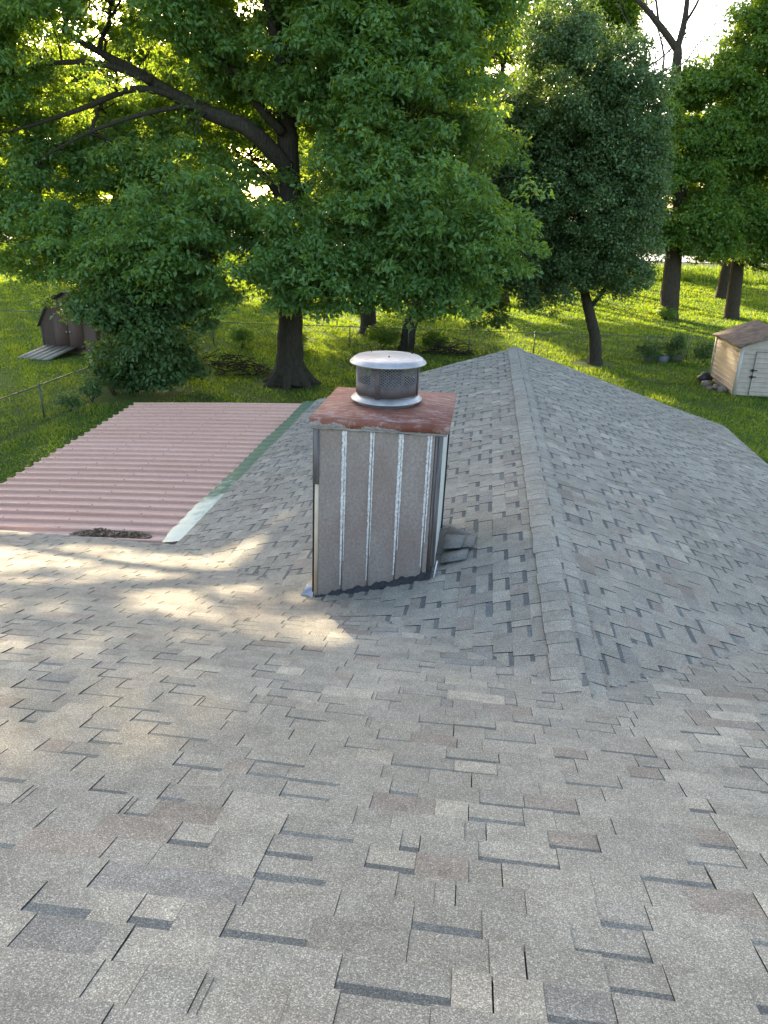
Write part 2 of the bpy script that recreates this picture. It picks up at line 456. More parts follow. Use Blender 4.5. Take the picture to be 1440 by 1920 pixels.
# green painted metal flashing along the left eave of the wing, laid over the patio sheets
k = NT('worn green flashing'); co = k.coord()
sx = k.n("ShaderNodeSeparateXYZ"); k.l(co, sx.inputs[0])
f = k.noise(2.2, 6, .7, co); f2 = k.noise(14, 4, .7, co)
painted_glare = k.math('ADD', k.math('MULTIPLY', k.math('SUBTRACT', 12.2, sx.outputs[1]), .32), k.math('MULTIPLY', k.math('SUBTRACT', f, .5), 1.6))  # pale near end is sun and sky glare painted into the colour
wf = k.ramp(painted_glare, [(.35, (0, 0, 0)), (.75, (1, 1, 1))])
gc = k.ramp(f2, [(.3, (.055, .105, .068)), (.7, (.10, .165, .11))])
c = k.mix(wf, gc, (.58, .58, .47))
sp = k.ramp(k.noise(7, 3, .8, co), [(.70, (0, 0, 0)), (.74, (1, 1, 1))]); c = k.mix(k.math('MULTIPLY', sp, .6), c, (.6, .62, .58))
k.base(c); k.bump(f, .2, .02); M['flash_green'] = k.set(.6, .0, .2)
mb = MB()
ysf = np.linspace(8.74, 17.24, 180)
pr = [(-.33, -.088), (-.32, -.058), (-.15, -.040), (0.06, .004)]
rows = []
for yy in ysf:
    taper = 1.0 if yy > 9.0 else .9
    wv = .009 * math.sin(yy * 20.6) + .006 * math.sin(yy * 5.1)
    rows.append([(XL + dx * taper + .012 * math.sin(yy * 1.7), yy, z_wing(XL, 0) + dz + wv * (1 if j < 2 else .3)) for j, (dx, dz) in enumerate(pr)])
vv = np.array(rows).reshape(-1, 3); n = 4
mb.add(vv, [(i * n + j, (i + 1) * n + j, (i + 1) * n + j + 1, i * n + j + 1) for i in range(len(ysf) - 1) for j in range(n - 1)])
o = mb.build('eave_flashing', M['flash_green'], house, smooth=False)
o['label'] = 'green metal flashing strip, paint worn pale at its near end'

# ---------------------------------------------------------------- chimney (a part of the house)
k = NT('weathered chase panel'); co = k.coord()
f = k.noise(42, 6, .8, co, (1, 1, .8)); f2 = k.noise(2.6, 6, .65, co, (1.6, 1, .6))
c = k.ramp(f, [(.25, (.185, .148, .122)), (.5, (.32, .266, .225)), (.78, (.50, .435, .38))])
c = k.mix(k.ramp(f2, [(.38, (0, 0, 0)), (.7, (.65, .65, .65))]), c, (.235, .160, .125))
k.base(c); k.bump(f, .6, .006); M['panel'] = k.set(.85, 0, .2)
M['paint_white'] = mat_simple('flaking white paint', (.42, .39, .36), (.86, .82, .76), 45, .8, bump=.6, bd=.006)
M['wood_dark'] = mat_simple('weathered dark wood', (.085, .072, .066), (.22, .195, .18), 24, .9, stretch=(2, 2, .12))
M['wood_cream'] = mat_simple('bare cream wood', (.50, .37, .24), (.70, .56, .40), 20, .85, stretch=(1.5, 1.5, .2))
M['wood_pale'] = mat_simple('pale painted side board', (.42, .41, .37), (.60, .60, .56), 16, .8, stretch=(2, 2, .2))
M['trim_grey'] = mat_simple('flaked grey trim', (.10, .095, .09), (.50, .475, .45), 30, .85, stretch=(.35, 1, 2.5))
M['wood_black'] = mat_simple('charred black edge', (.012, .010, .010), (.04, .032, .03), 14, .9)
M['tar'] = mat_simple('black roofing tar', (.012, .012, .013), (.04, .04, .042), 30, .55, bump=.8, bd=.02)
k = NT('faded red chase cover'); co = k.coord()
f = k.noise(5, 6, .7, co, (1, 1.6, 1)); f2 = k.noise(22, 5, .75, co, (1, 1, 3)); sx = k.n("ShaderNodeSeparateXYZ"); k.l(co, sx.inputs[0])
c = k.ramp(f, [(.28, (.15, .048, .030)), (.55, (.23, .085, .056)), (.8, (.33, .17, .12))])
scr = k.ramp(k.noise(11, 6, .8, co, (.6, 2.2, 1)), [(.50, (0, 0, 0)), (.66, (.8, .8, .8))])
c = k.mix(scr, c, (.42, .33, .30))
low = k.math('ADD', k.math('MULTIPLY', k.math('SUBTRACT', 5.115, sx.outputs[2]), 22.0), k.math('MULTIPLY', k.math('SUBTRACT', k.math('ADD', k.noise(9, 5, .7, co), k.math('MULTIPLY', sx.outputs[0], -.26)), .92), 3.2))
pf = k.ramp(low, [(.62, (0, 0, 0)), (.72, (1, 1, 1))])
c = k.mix(pf, c, k.ramp(f2, [(.35, (.24, .21, .20)), (.7, (.52, .49, .47))]))
k.base(c); k.bump(f2, .15, .004); M['cover_red'] = k.set(.68, .0, .3)
k = NT('galvanized lid'); co = k.coord(); f = k.noise(6, 6, .7, co)
k.base(k.ramp(f, [(.3, (.30, .285, .285)), (.7, (.50, .475, .47))])); k.bump(f, .08, .01); M['galv'] = k.set(.42, .55, .5)
M['flue_dark'] = mat_simple('brown grey flue band', (.085, .066, .064), (.125, .10, .098), 12, .65, .0, .2, .1)
M['wire'] = mat_simple('screen wire', (.16, .15, .155), (.30, .285, .29), 30, .5, .4)
M['flue_in'] = mat_simple('grey inner flue', (.04, .04, .042), (.10, .10, .10), 10, .5, .3)

LEAN = math.tan(R(1.0))
def lean(v):
    v = np.array(v, float); v[..., 0] += (v[..., 2] - 4.4) * LEAN; return v
class LB(MB):
    def build(s, *a, **kw):
        s.v = [lean(x) for x in s.v]; return MB.build(s, *a, **kw)
X0, X1, Y0, Y1, ZT = -1.385, -.275, 6.0, 7.2, 5.075
chim = bpy.data.objects.new('chimney', None); C.objects.link(chim); chim.parent = house
chim.matrix_parent_inverse = Matrix.Translation(-house.location)
chim['label'] = 'tall square chimney with worn brown panels, red cover and round flue cap'
def crough(mb, x, z0, z1, y, w, seed, n=60):
    """ragged vertical strip of paint on the front face"""
    r = np.random.default_rng(seed); zs = np.linspace(z0, z1, n)
    wl_ = w * (.55 + .45 * r.random(n)) * (r.random(n) > .03); wr = w * (.55 + .45 * r.random(n))
    fade = np.clip((zs - z0) / (z1 - z0) * 1.4 + .4, .5, 1)
    v = []
    for z, a, b in zip(zs, wl_ * fade, wr * fade): v += [(x - a / 2, y, z), (x + b / 2, y, z)]
    mb.add(v, [(2 * i, 2 * i + 1, 2 * i + 3, 2 * i + 2) for i in range(n - 1)])
# chase body
b = LB(); b.box((X0 + .03, Y0 + .03, 2.9), (X1 - .02, Y1 - .02, ZT - .01)); b.build('chase_body', M['wood_dark'], chim)
bx = [X0 + .055, -1.112, -.872, -.625, -.385, -.335]
def zbot(x):      # the panels stop just above the roof
    return max(float(z_main(x, Y0)), float(z_wing(x, Y0))) + .035 + .012 * math.sin(x * 31) + .01 * math.sin(x * 77)
for i in range(5):
    b = LB(); xa, xb = bx[i] + (.006 if i else 0), bx[i + 1] - .006
    xs_ = np.linspace(xa, xb, 8)
    v = [(x, Y0, zbot(x)) for x in xs_] + [(x, Y0, ZT - .02) for x in xs_]
    b.add(v, [(j, j + 1, 9 + j, 8 + j) for j in range(7)])
    b.add([(xa, Y0, zbot(xa)), (xa, Y0, ZT - .02), (xa, Y0 + .03, ZT - .02), (xa, Y0 + .03, zbot(xa)), (xb, Y0, zbot(xb)), (xb, Y0 + .03, zbot(xb)), (xb, Y0 + .03, ZT - .02), (xb, Y0, ZT - .02)], [(0, 1, 2, 3), (4, 5, 6, 7)])
    b.build('siding_panel', M['panel'], chim)
for i in range(1, 5):
    b = LB(); b.box((bx[i] - .006, Y0 - .004, zbot(bx[i]) + .01), (bx[i] + .006, Y0 + .02, ZT - .022)); b.build('batten', M['panel'], chim)
    b = LB(); crough(b, bx[i] - .010, zbot(bx[i]) + .05, ZT - .03, Y0 - .0055, .022 + .007 * (i % 2), 10 + i, 90)
    crough(b, bx[i] + .013, zbot(bx[i]) + .3, ZT - .03, Y0 - .0062, .013 + .006 * (i != 2), 30 + i, 90); b.build('flaked_paint', M['paint_white'], chim)
b = LB(); b.box((X0, Y0 - .012, 4.52), (X0 + .055, Y0 + .04, ZT - .015)); b.build('corner_board', M['wood_dark'], chim)
b = LB(); b.box((X0 + .018, Y0 - .004, zbot(X0) - .03), (X0 + .052, Y0 + .03, 4.515)); b.build('corner_stud', M['wood_cream'], chim)
b = LB(); b.box((X0 - .004, Y0 + .02, zbot(X0) - .1), (X0 + .016, Y0 + .05, 4.53)); b.build('corner_edge', M['wood_black'], chim)  # black strip painted in for the shadow gap beside the stud
b = LB(); b.box((-.334, Y0 - .006, zbot(-.3) + .01), (-.312, Y0 + .03, ZT - .02)); b.box((-.309, Y0 - .014, zbot(-.3) + .06), (X1 + .002, Y0 + .035, ZT - .02)); b.build('corner_board', M['wood_dark'], chim)
b = LB()
yy_ = np.linspace(Y0 + .04, Y1 - .09, 9)
b.add([(X1, y, z_wing(X1, y) + .05 + .03 * math.sin(y * 23)) for y in yy_] + [(X1, y, ZT - .02) for y in yy_], [(j, j + 1, 10 + j, 9 + j) for j in range(8)])
b.build('side_board', M['wood_pale'], chim)
b = LB(); b.box((X1 - .03, Y1 - .09, 3.6), (X1 + .014, Y1, ZT - .02)); b.build('rear_corner_board', M['wood_black'], chim)
b = LB(); yl = np.linspace(Y0 + .05, Y1 - .02, 5)
b.add([(X0, y, 3.2) for y in yl] + [(X0, y, ZT - .02) for y in yl], [(j + 1, j, 5 + j, 6 + j) for j in range(4)])
b.add([(X0 + .03, Y1 - .001, 3.0), (X1 - .03, Y1 - .001, 3.0), (X1 - .03, Y1 - .001, ZT - .02), (X0 + .03, Y1 - .001, ZT - .02)], [(1, 0, 3, 2)])
b.build('side_panel', M['panel'], chim)
# tar along the foot
b = LB(); xs_ = np.linspace(X0 + .03, X1 - .02, 40); r = np.random.default_rng(4); v = []
for x in xs_:
    v += [(x, Y0 - .05 - .02 * r.random(), zbot(x) - .04 - .012 * r.random() + .0), (x, Y0 - .004 - .003 * r.random(), zbot(x) - .006 + .016 * r.random())]
b.add(v, [(2 * i, 2 * i + 2, 2 * i + 3, 2 * i + 1) for i in range(39)]); b.build('tar_seal', M['tar'], chim)
# bent bits of galvanized flashing at the two front corners
b = LB(); zb = zbot(X0) - .03
b.add([(X0 - .13, Y0 + .0, zb - .01), (X0 + .01, Y0 - .06, zb - .015), (X0 + .01, Y0 + .06, zb + .09), (X0 - .07, Y0 + .10, zb + .085), (X0 - .09, Y0 + .02, zb + .05)], [(0, 1, 2, 4)], [(4, 2, 3)])
b.build('flashing_scrap', M['galv'], chim)
b = LB(); zb = zbot(X1)
b.hexa([(X1 + .0, Y0 - .07, zb - .06), (X1 + .012, Y0 - .07, zb - .06), (X1 + .016, Y0 + .02, zb - .04), (X1 + .004, Y0 + .02, zb - .04), (X1 + .022, Y0 - .05, zb + .13), (X1 + .032, Y0 - .05, zb + .13), (X1 + .034, Y0 + .02, zb + .12), (X1 + .024, Y0 + .02, zb + .12)])
b.build('flashing_scrap', mat_simple('white flashing', (.6, .6, .6), (.75, .75, .75), 10, .5), chim)
# chase cover: shallow pyramid top with a turned-down skirt
ca, cb, cc, cd = X0 - .03, X1 + .05, Y0 - .035, Y1 + .03
b = LB(); mx, my = (ca + cb) / 2, 6.56
zt0 = 5.12
ring = [(ca, cc, zt0), (cb, cc, zt0), (cb, cd, zt0), (ca, cd, zt0)]
inn = [(mx - .3, my - .3, zt0 + .035), (mx + .3, my - .3, zt0 + .035), (mx + .3, my + .3, zt0 + .035), (mx - .3, my + .3, zt0 + .035)]
low = [(p[0] + (.004 if p[0] < mx else -.004), p[1] + (.004 if p[1] < my else -.004), 5.045) for p in ring]
b.add(ring + inn + low, [(0, 1, 5, 4), (1, 2, 6, 5), (2, 3, 7, 6), (3, 0, 4, 7), (4, 5, 6, 7), (8, 9, 1, 0), (9, 10, 2, 1), (10, 11, 3, 2), (11, 8, 0, 3), (11, 10, 9, 8)])
b.build('chase_cover', M['cover_red'], chim)
b = LB(); b.box((ca + .01, cc + .014, 5.022), (cb - .02, cc + .03, 5.05)); b.build('trim_board', M['trim_grey'], chim)
FX, FY = -.835, 6.55
b = LB(); b.lathe([(.235, 5.13), (.235, 5.20)], (FX, FY, 0)); b.lathe([(.32, 5.14), (.255, 5.158), (.235, 5.18)], (FX, FY, 0)); b.build('flue_pipe', M['galv'], chim, smooth=True)
b = LB(); b.lathe([(.318, 5.188), (.322, 5.194), (.318, 5.202), (.285, 5.226), (.24, 5.245), (.2, 5.25)], (FX, FY, 0), 64); b.build('storm_collar', M['galv'], chim, smooth=True)
b = LB(); b.lathe([(.276, 5.25), (.279, 5.25), (.279, 5.352), (.276, 5.352), (.274, 5.34), (.274, 5.25)], (FX, FY, 0), 64); b.build('flue_band', M['flue_dark'], chim, smooth=False)
b = LB(); b.lathe([(.15, 5.24), (.15, 5.45), (.145, 5.45)], (FX, FY, 0)); b.build('inner_flue', M['flue_in'], chim, smooth=True)
b = LB()
for a in (-100, -10, 80, 170):
    t = R(a); c_, s_ = math.cos(t), math.sin(t); w = .021
    pts = []
    for rr in (.281, .286):
        for ww in (-w, w): pts.append((FX + rr * c_ - ww * s_, FY + rr * s_ + ww * c_))
    v = [(p[0], p[1], 5.235) for p in (pts[0], pts[1], pts[3], pts[2])] + [(p[0], p[1], 5.53) for p in (pts[0], pts[1], pts[3], pts[2])]
    bb = LB(); bb.hexa(v); bb.build('flue_strap', M['flue_dark'], chim)
b = LB(); nw = 52
for sgn in (1, -1):
    for i in range(nw):
        a0 = 2 * math.pi * i / nw
        zs_ = np.linspace(5.345, 5.535, 6); aa = a0 + sgn * (zs_ - 5.345) * 5.2
        b.tube(np.stack([FX + .277 * np.cos(aa), FY + .277 * np.sin(aa), zs_], 1), .0030, 4, False)
b.build('spark_screen', M['wire'], chim)
b = LB(); b.lathe([(.338, 5.512), (.342, 5.516), (.340, 5.524), (.31, 5.552), (.285, 5.568), (.27, 5.563), (.262, 5.566), (.15, 5.578), (.05, 5.584), (.001, 5.585)], (FX, FY, 0), 80)
b.lathe([(.338, 5.512), (.29, 5.535), (.05, 5.55), (.001, 5.55)], (FX, FY, 0), 80); b.build('flue_lid', M['galv'], chim, smooth=True)
b = LB()
for (dx, dy) in ((.02, -.12), (-.17, .12), (.2, .1)): b.lathe([(.006, 5.58), (.006, 5.588), (.0005, 5.59)], (FX + dx, FY + dy, 0), 8)
b.build('rivet', M['wood_black'], chim)
# lifted step shingles on the right of the chimney
b = MB()
def slab(pts, hs, th, tone):
    v = [(x, y, z_wing(x, y) + h) for (x, y), h in zip(pts, hs)]
    n_ = len(v); lo = [(p[0], p[1], p[2] - th) for p in v]
    b.add(v + lo, [(0, 1, 2, 3)] + [(i, 4 + i, 4 + (i + 1) % 4, (i + 1) % 4) for i in range(4)], tone=tone)
slab([(-.23, 6.42), (-.06, 6.40), (-.02, 6.72), (-.22, 6.80)], [.075, .055, .03, .05], .012, (.20, .192, .18))
slab([(-.055, 6.42), (.06, 6.40), (.075, 6.66), (-.02, 6.72)], [.05, .035, .025, .03], .012, (.21, .20, .185))
slab([(-.23, 6.80), (-.025, 6.72), (.075, 6.66), (-.2, 7.02)], [.05, .03, .026, .05], .010, (.195, .187, .175))
slab([(-.24, 6.18), (.0, 6.18), (.02, 6.44), (-.23, 6.44)], [.035, .025, .022, .03], .010, (.205, .195, .182))
o = b.build('lifted_shingle', M['shingle'], chim, tones=True)

# ---------------------------------------------------------------- patio cover
k = NT('faded pink metal sheet'); co = k.coord()
f = k.noise(.6, 6, .65, co, (.4, 2, 1)); f2 = k.noise(16, 5, .7, co)
c = k.ramp(f, [(.3, (.55, .325, .24)), (.7, (.65, .41, .315))])
wsp = k.ramp(k.noise(3.1, 6, .8, co, (1.2, 3, 1)), [(.69, (0, 0, 0)), (.73, (.8, .8, .8))]); c = k.mix(wsp, c, (.62, .52, .5))
c = k.mix(1., c, k.ramp(f2, [(.3, (.9, .9, .9)), (.7, (1.06, 1.06, 1.06))]), 'MULTIPLY')
k.base(c); k.bump(f2, .05, .004); M['pink'] = k.set(.6, .0, .2)
patio = empty('patio_cover', (-6.2, 13, 0), 'faded pink ribbed metal patio cover beside the grey roof', 'patio cover')
mb = MB()
def xleft(y): return -8.46 + .068 * (17.2 - y)
def zp(x, y): return 2.46 - .051 * (-4.16 - x) - .012 * math.sin((x + 4.1) * .75) + .008 * math.sin(y * .8)
prof = []
yy = 8.55
while yy < 17.15:
    for dy, dz in ((.004, 0), (.095, 0), (.097, .003), (.108, .003), (.116, 0), (.195, 0), (.197, .003), (.208, .003), (.216, 0), (.262, 0), (.252, .030), (.256, .050), (.280, .050), (.298, 0)): prof.append((yy + dy, dz))
    yy += .305
prof = [p for p in prof if p[0] <= 17.2]
rows = []
for yy, dz in prof:
    xa = xleft(yy) + .01 * math.sin(yy * 9)
    rows.append([(x, yy, zp(x, yy) + dz - .03 * 0) for x in np.linspace(xa, -3.95, 9)])
vv = np.array(rows).reshape(-1, 3)
mb.add(vv, [(i * 9 + j, i * 9 + j + 1, (i + 1) * 9 + j + 1, (i + 1) * 9 + j) for i in range(len(rows) - 1) for j in range(8)])
mb.build('metal_sheet', M['pink'], patio)
mb = MB()
for yy in np.arange(8.55 + .275, 17.1, .305):
    for xx in np.arange(-7.9, -4.3, 1.02):
        if xx > xleft(yy) + .1:
            x_ = xx + random.uniform(-.05, .05); mb.lathe([(.011, zp(x_, yy) + .048), (.011, zp(x_, yy) + .056), (.001, zp(x_, yy) + .058)], (x_, yy, 0), 6)
mb.build('roof_screw', mat_simple('dark screw', (.06, .05, .05), (.1, .09, .09), 30, .6), patio)
M['post'] = mat_simple('white post', (.55, .54, .5), (.65, .64, .6), 6, .6)
for yy in (9.4, 13.1, 16.8):
    mb = MB(); x_ = xleft(yy) + .35; mb.box((x_ - .05, yy - .05, 0), (x_ + .05, yy + .05, zp(x_, yy) - .17)); mb.build('post', M['post'], patio)
mb = MB()
for yy in np.linspace(8.9, 17.0, 2): pass
mb.hexa([(xleft(8.8) + .3, 8.8, 2.12), (xleft(8.8) + .4, 8.8, 2.12), (xleft(17) + .4, 17, 2.08), (xleft(17) + .3, 17, 2.08), (xleft(8.8) + .3, 8.8, 2.25), (xleft(8.8) + .4, 8.8, 2.25), (xleft(17) + .4, 17, 2.22), (xleft(17) + .3, 17, 2.22)])
mb.build('beam', M['post'], patio)

# heap of old leaves and twigs in the corner of the patio cover
k = NT('dead leaves'); t = k.n("ShaderNodeAttribute", attribute_name='tint', attribute_type='GEOMETRY').outputs['Fac']
k.base(k.ramp(t, [(0, (.11, .08, .055)), (.5, (.27, .195, .13)), (1, (.55, .42, .29))])); M['dead'] = k.set(.9, 0, .2)
def litter(name, cx_, cy_, rx, ry, hgt, z0, n, size, label, cat):
    a = rng.random(n) * 2 * math.pi; rr = np.sqrt(rng.random(n)); x = cx_ + rx * rr * np.cos(a); y = cy_ + ry * rr * np.sin(a)
    lump = .65 + .35 * np.sin(x * 9 + y * 4) * np.sin(x * 4 - y * 8)
    z = z0(x, y) + .006 + hgt * (1 - rr ** 2) * rng.random(n) * lump
    d = rng.standard_normal((n, 3)); d[:, 2] *= .35; d /= np.linalg.norm(d, axis=1)[:, None]
    w = np.cross(d, rng.standard_normal((n, 3))); w /= np.linalg.norm(w, axis=1)[:, None]
    L = size * (.5 + rng.random(n))[:, None]; W = L * (.12 + .4 * rng.random((n, 1)))
    c = np.stack([x, y, z], 1); v = np.stack([c - d * L, c + w * W, c + d * L, c - w * W], 1); v[:, :, 2] = np.maximum(v[:, :, 2], (z0(x, y) + .003)[:, None])
    o = np_mesh(name, v.reshape(-1, 3), np.arange(4 * n).reshape(n, 4), None, M['dead'], fattr=np.clip(.4 + .28 * rng.standard_normal(n), 0, 1))
    return tag(o, label, cat)
zpv = np.vectorize(zp)
litter('leaf_pile', -5.0, 9.0, .6, .16, .12, lambda x, y: zpv(x, y), 2600, .028, 'brown heap of dead leaves and twigs in the corner of the pink metal roof', 'leaf pile')

# ---------------------------------------------------------------- trees
# sun-aligned shafts cut out of the crowns to put sun patches below
PATCH = [(-1.50, 4.95, 3.70, .30, .9), (-2.3, 5.1, 3.65, .28, .7), (-3.0, 7.35, 2.94, .30, .8), (-4.2, 7.0, 3.05, .30, .8), (-5.3, 7.1, 3.0, .32, .9),
         (-4.8, 6.4, 3.24, .30, .8), (-3.5, 6.4, 3.2, .26, .7), (-2.6, 6.2, 3.3, .24, .7), (-2.75, 5.6, 3.5, .2, .6), (-2.1, 2.9, 4.36, .20, .6), (-1.5, 2.55, 4.46, .22, .6), (-2.6, 3.6, 4.13, .22, .6), (-2.3, 8.3, 3.05, .22, .6), (-1.05, 3.1, 4.3, .12, .5), (-3.4, 4.6, 3.8, .2, .6), (-1.9, 2.1, 4.6, .15, .5)]
PATCH = [(a, b, c, d * .8, e * .85) for a, b, c, d, e in PATCH]
PATCH += [(-1.76, 2.43, 4.5, .24, .55), (-1.36, 2.67, 4.42, .2, .45), (-2.23, 2.77, 4.39, .26, .7), (-2.8, 3.7, 4.1, .2, .7), (-1.7, 3.4, 4.19, .16, .5), (-1.2, 4.6, 3.81, .22, .5), (-2.2, 2.0, 4.64, .18, .5), (-3.8, 5.6, 3.5, .14, .5), (-1.3, 6.0, 3.4, .1, .3), (-2.0, 4.2, 3.9, .13, .6), (-4.6, 7.8, 2.8, .16, .7), (-3.2, 3.2, 4.25, .14, .5), (-2.3, 2.2, 4.6, .12, .4), (10.8, 34.2, 1.5, .22, .5), (10.8, 35.2, .9, .25, .4), (10.8, 33.7, .7, .18, .35), (10.8, 36, 1.7, .2, .4), (7.5, 31, 0, .25, 1.2), (3.2, 37.5, 0, .3, 1.6), (8, 36, 0, .2, 1.5)]
PATCH = np.array(PATCH)
def sun_shafts(c):
    """True where a leaf stands in one of the open shafts"""
    hit = np.zeros(len(c), bool)
    ux = np.array([SD[1], -SD[0], 0]); ux /= np.linalg.norm(ux); uz = np.cross(ux, SD)
    for px, py, pz, rz, rx in PATCH:
        d = c - np.array([px, py, pz])
        a, b = d @ ux, d @ uz
        hit |= (a / rx) ** 2 + (b / rz) ** 2 < 1
    return hit & (np.random.default_rng(3).random(len(c)) > .07)

def leaves(centers, radii, per, L, drop=.35, flat=.5, seed=1, tint_c=None, wid=.5):
    r = np.random.default_rng(seed)
    n = len(centers) * per
    ci = np.repeat(np.arange(len(centers)), per)
    d = r.standard_normal((n, 3)); d /= np.linalg.norm(d, axis=1)[:, None]
    rad = r.random(n) ** .45
    off = d * rad[:, None] * radii[ci][:, None]; off[:, 2] *= flat
    off[:, 2] -= drop * (off[:, 0] ** 2 + off[:, 1] ** 2) / (radii[ci] + .01)
    c = centers[ci] + off
    keep = ~sun_shafts(c)
    c, d, ci, rad, off = c[keep], d[keep], ci[keep], rad[keep], off[keep]; n = len(c)
    nrm = np.array([0, 0, 1.]) * .55 + d * .55 + .55 * r.standard_normal((n, 3)); nrm /= np.linalg.norm(nrm, axis=1)[:, None]
    o = off.copy(); o[:, 2] = 0; o /= np.linalg.norm(o, axis=1)[:, None] + 1e-6
    dr = o * .8 + np.array([0, 0, -.35]) + .7 * r.standard_normal((n, 3)); dr -= nrm * np.sum(dr * nrm, 1)[:, None]; dr /= np.linalg.norm(dr, axis=1)[:, None] + 1e-9
    s = np.cross(nrm, dr)
    l = L * (.65 + .7 * r.random(n))[:, None]; w = l * wid * (.35 + .35 * r.random((n, 1)))
    k_ = (.35 + .3 * r.random((n, 1)))
    v = np.empty((n, 4, 3), np.float32)
    v[:, 0] = c; v[:, 1] = c + dr * l * k_ + s * w + nrm * l * .10; v[:, 2] = c + dr * l - nrm * l * .08; v[:, 3] = c + dr * l * k_ - s * w + nrm * l * .10
    tint = .5 + .2 * r.standard_normal(n)
    if tint_c is not None: tint = tint + tint_c[ci]
    return v.reshape(-1, 3), np.clip(tint, 0, 1)

def gapnoise(p, s):
    return (np.sin(p[:, 0] * s + 1.7 * np.sin(p[:, 1] * s * .7)) + np.sin(p[:, 1] * s * 1.1 + 1.3 * np.sin(p[:, 2] * s)) + np.sin(p[:, 2] * s * 1.4 + 1.5 * np.sin(p[:, 0] * s * .8))) / 3

def sample_lobes(lobes, n, seed, shell=.5, gap=-.35, gs=.9):
    r = np.random.default_rng(seed); lobes = np.array(lobes, float)
    wt = (lobes[:, 3] * lobes[:, 4] * lobes[:, 5]) ** (2 / 3); 
    wt = wt * lobes[:, 6]
    wt /= wt.sum()
    out = []
    m = 0
    while m < n:
        i = r.choice(len(lobes), size=2 * n, p=wt); d = r.standard_normal((2 * n, 3)); d /= np.linalg.norm(d, axis=1)[:, None]
        rr = shell + (1 - shell) * r.random(2 * n) ** .6
        inner = r.random(2 * n) < .2; rr[inner] *= r.random(inner.sum())
        rr *= 1 + .12 * gapnoise(d * 3 + i[:, None], 2.2)
        p = lobes[i, :3] + d * rr[:, None] * lobes[i, 3:6]
        p = p[(gapnoise(p, gs) > gap) & (p[:, 2] > .35)]
        out.append(p); m += len(p)
    return np.concatenate(out)[:n]

def smooth_path(pts, rad, n=5, jit=0., seed=0):
    pts = np.array(pts, float); rad = np.array(rad, float); m = len(pts); r = np.random.default_rng(seed)
    t = np.linspace(0, m - 1, (m - 1) * n + 1); out = []
    for tt in t:
        i = min(int(tt), m - 2); f = tt - i
        p0, p1, p2, p3 = pts[max(i - 1, 0)], pts[i], pts[i + 1], pts[min(i + 2, m - 1)]
        out.append(.5 * (2 * p1 + (p2 - p0) * f + (2 * p0 - 5 * p1 + 4 * p2 - p3) * f * f + (3 * p1 - p0 - 3 * p2 + p3) * f ** 3))
    out = np.array(out); 
    if jit: out[1:-1] += jit * r.standard_normal((len(out) - 2, 3))
    return out, np.interp(t, np.arange(m), rad)

def tree(name, label, base, trunk_paths, lobes, n_clump, per, L, leaf, bark, clump_r=.75, seed=1, gap=-.35, gs=.9, flat=.5, drop=.35, group=None, twig=.35, shell=.5, twig_r=.03, wid=.5, cat='tree'):
    lobes = [tuple(l) + (1.,) * (7 - len(l)) for l in lobes]
    root = empty(name, base, label, cat, group)
    tb = MB(); nodes = []
    for j, (pts, rad) in enumerate(trunk_paths):
        p, rd = smooth_path(pts, rad, 6, .02 * max(rad), seed + j)
        tb.tube(p, rd, 12 if max(rad) > .25 else 7)
        st = 2 if j == 0 else 0
        nodes.append(p[len(p) // 3 if j == 0 else 0:])
    nodes = np.concatenate(nodes)
    cen = sample_lobes(lobes, n_clump, seed, shell, gap, gs) if n_clump else np.zeros((0, 3))
    r = np.random.default_rng(seed + 99)
    if n_clump:
        lob = np.array(lobes, float)
        # each lobe gets a bough, and many clumps a twig from the nearest wood
        extra = []
        for lb in lob:
            d = np.linalg.norm(nodes - lb[:3], axis=1) + np.maximum(0, nodes[:, 2] - lb[2] + .5) * .8
            a = nodes[np.argmin(d)]; bnd = lb[:3] + np.array([0, 0, -.25 * lb[5]])
            mid = (a + bnd) / 2 + np.array([0, 0, .12 * np.linalg.norm(bnd - a)]) + .25 * r.standard_normal(3)
            rr0 = min(.16, .03 + .018 * np.linalg.norm(bnd - a))
            p, rd = smooth_path([a, mid, bnd], [rr0, rr0 * .7, rr0 * .35], 5, .05, seed + int(abs(lb[0]) * 10))
            tb.tube(p, rd, 6); extra.append(p)
        allw = np.concatenate([nodes] + extra)
        for c in cen[r.random(len(cen)) < twig]:
            d = np.linalg.norm(allw - c, axis=1); a = allw[np.argmin(d)]
            mid = (a + c) / 2 + np.array([0, 0, .1 * d.min()]) + .08 * d.min() * r.standard_normal(3)
            p, rd = smooth_path([a, mid, c], [twig_r, twig_r * .6, twig_r * .3], 3)
            tb.tube(p, rd, 4, False)
    tb.build('trunk', bark, root, smooth=True)
    if n_clump:
        rad = clump_r * (.6 + .75 * r.random(len(cen)))
        tc = .14 * r.standard_normal(len(cen))
        v, tint = leaves(cen, rad, per, L, drop, flat, seed + 5, tc, wid)
        n = len(v) // 4
        np_mesh('crown', v, np.arange(4 * n).reshape(n, 4), None, leaf, fattr=tint, parent=root)
    return root

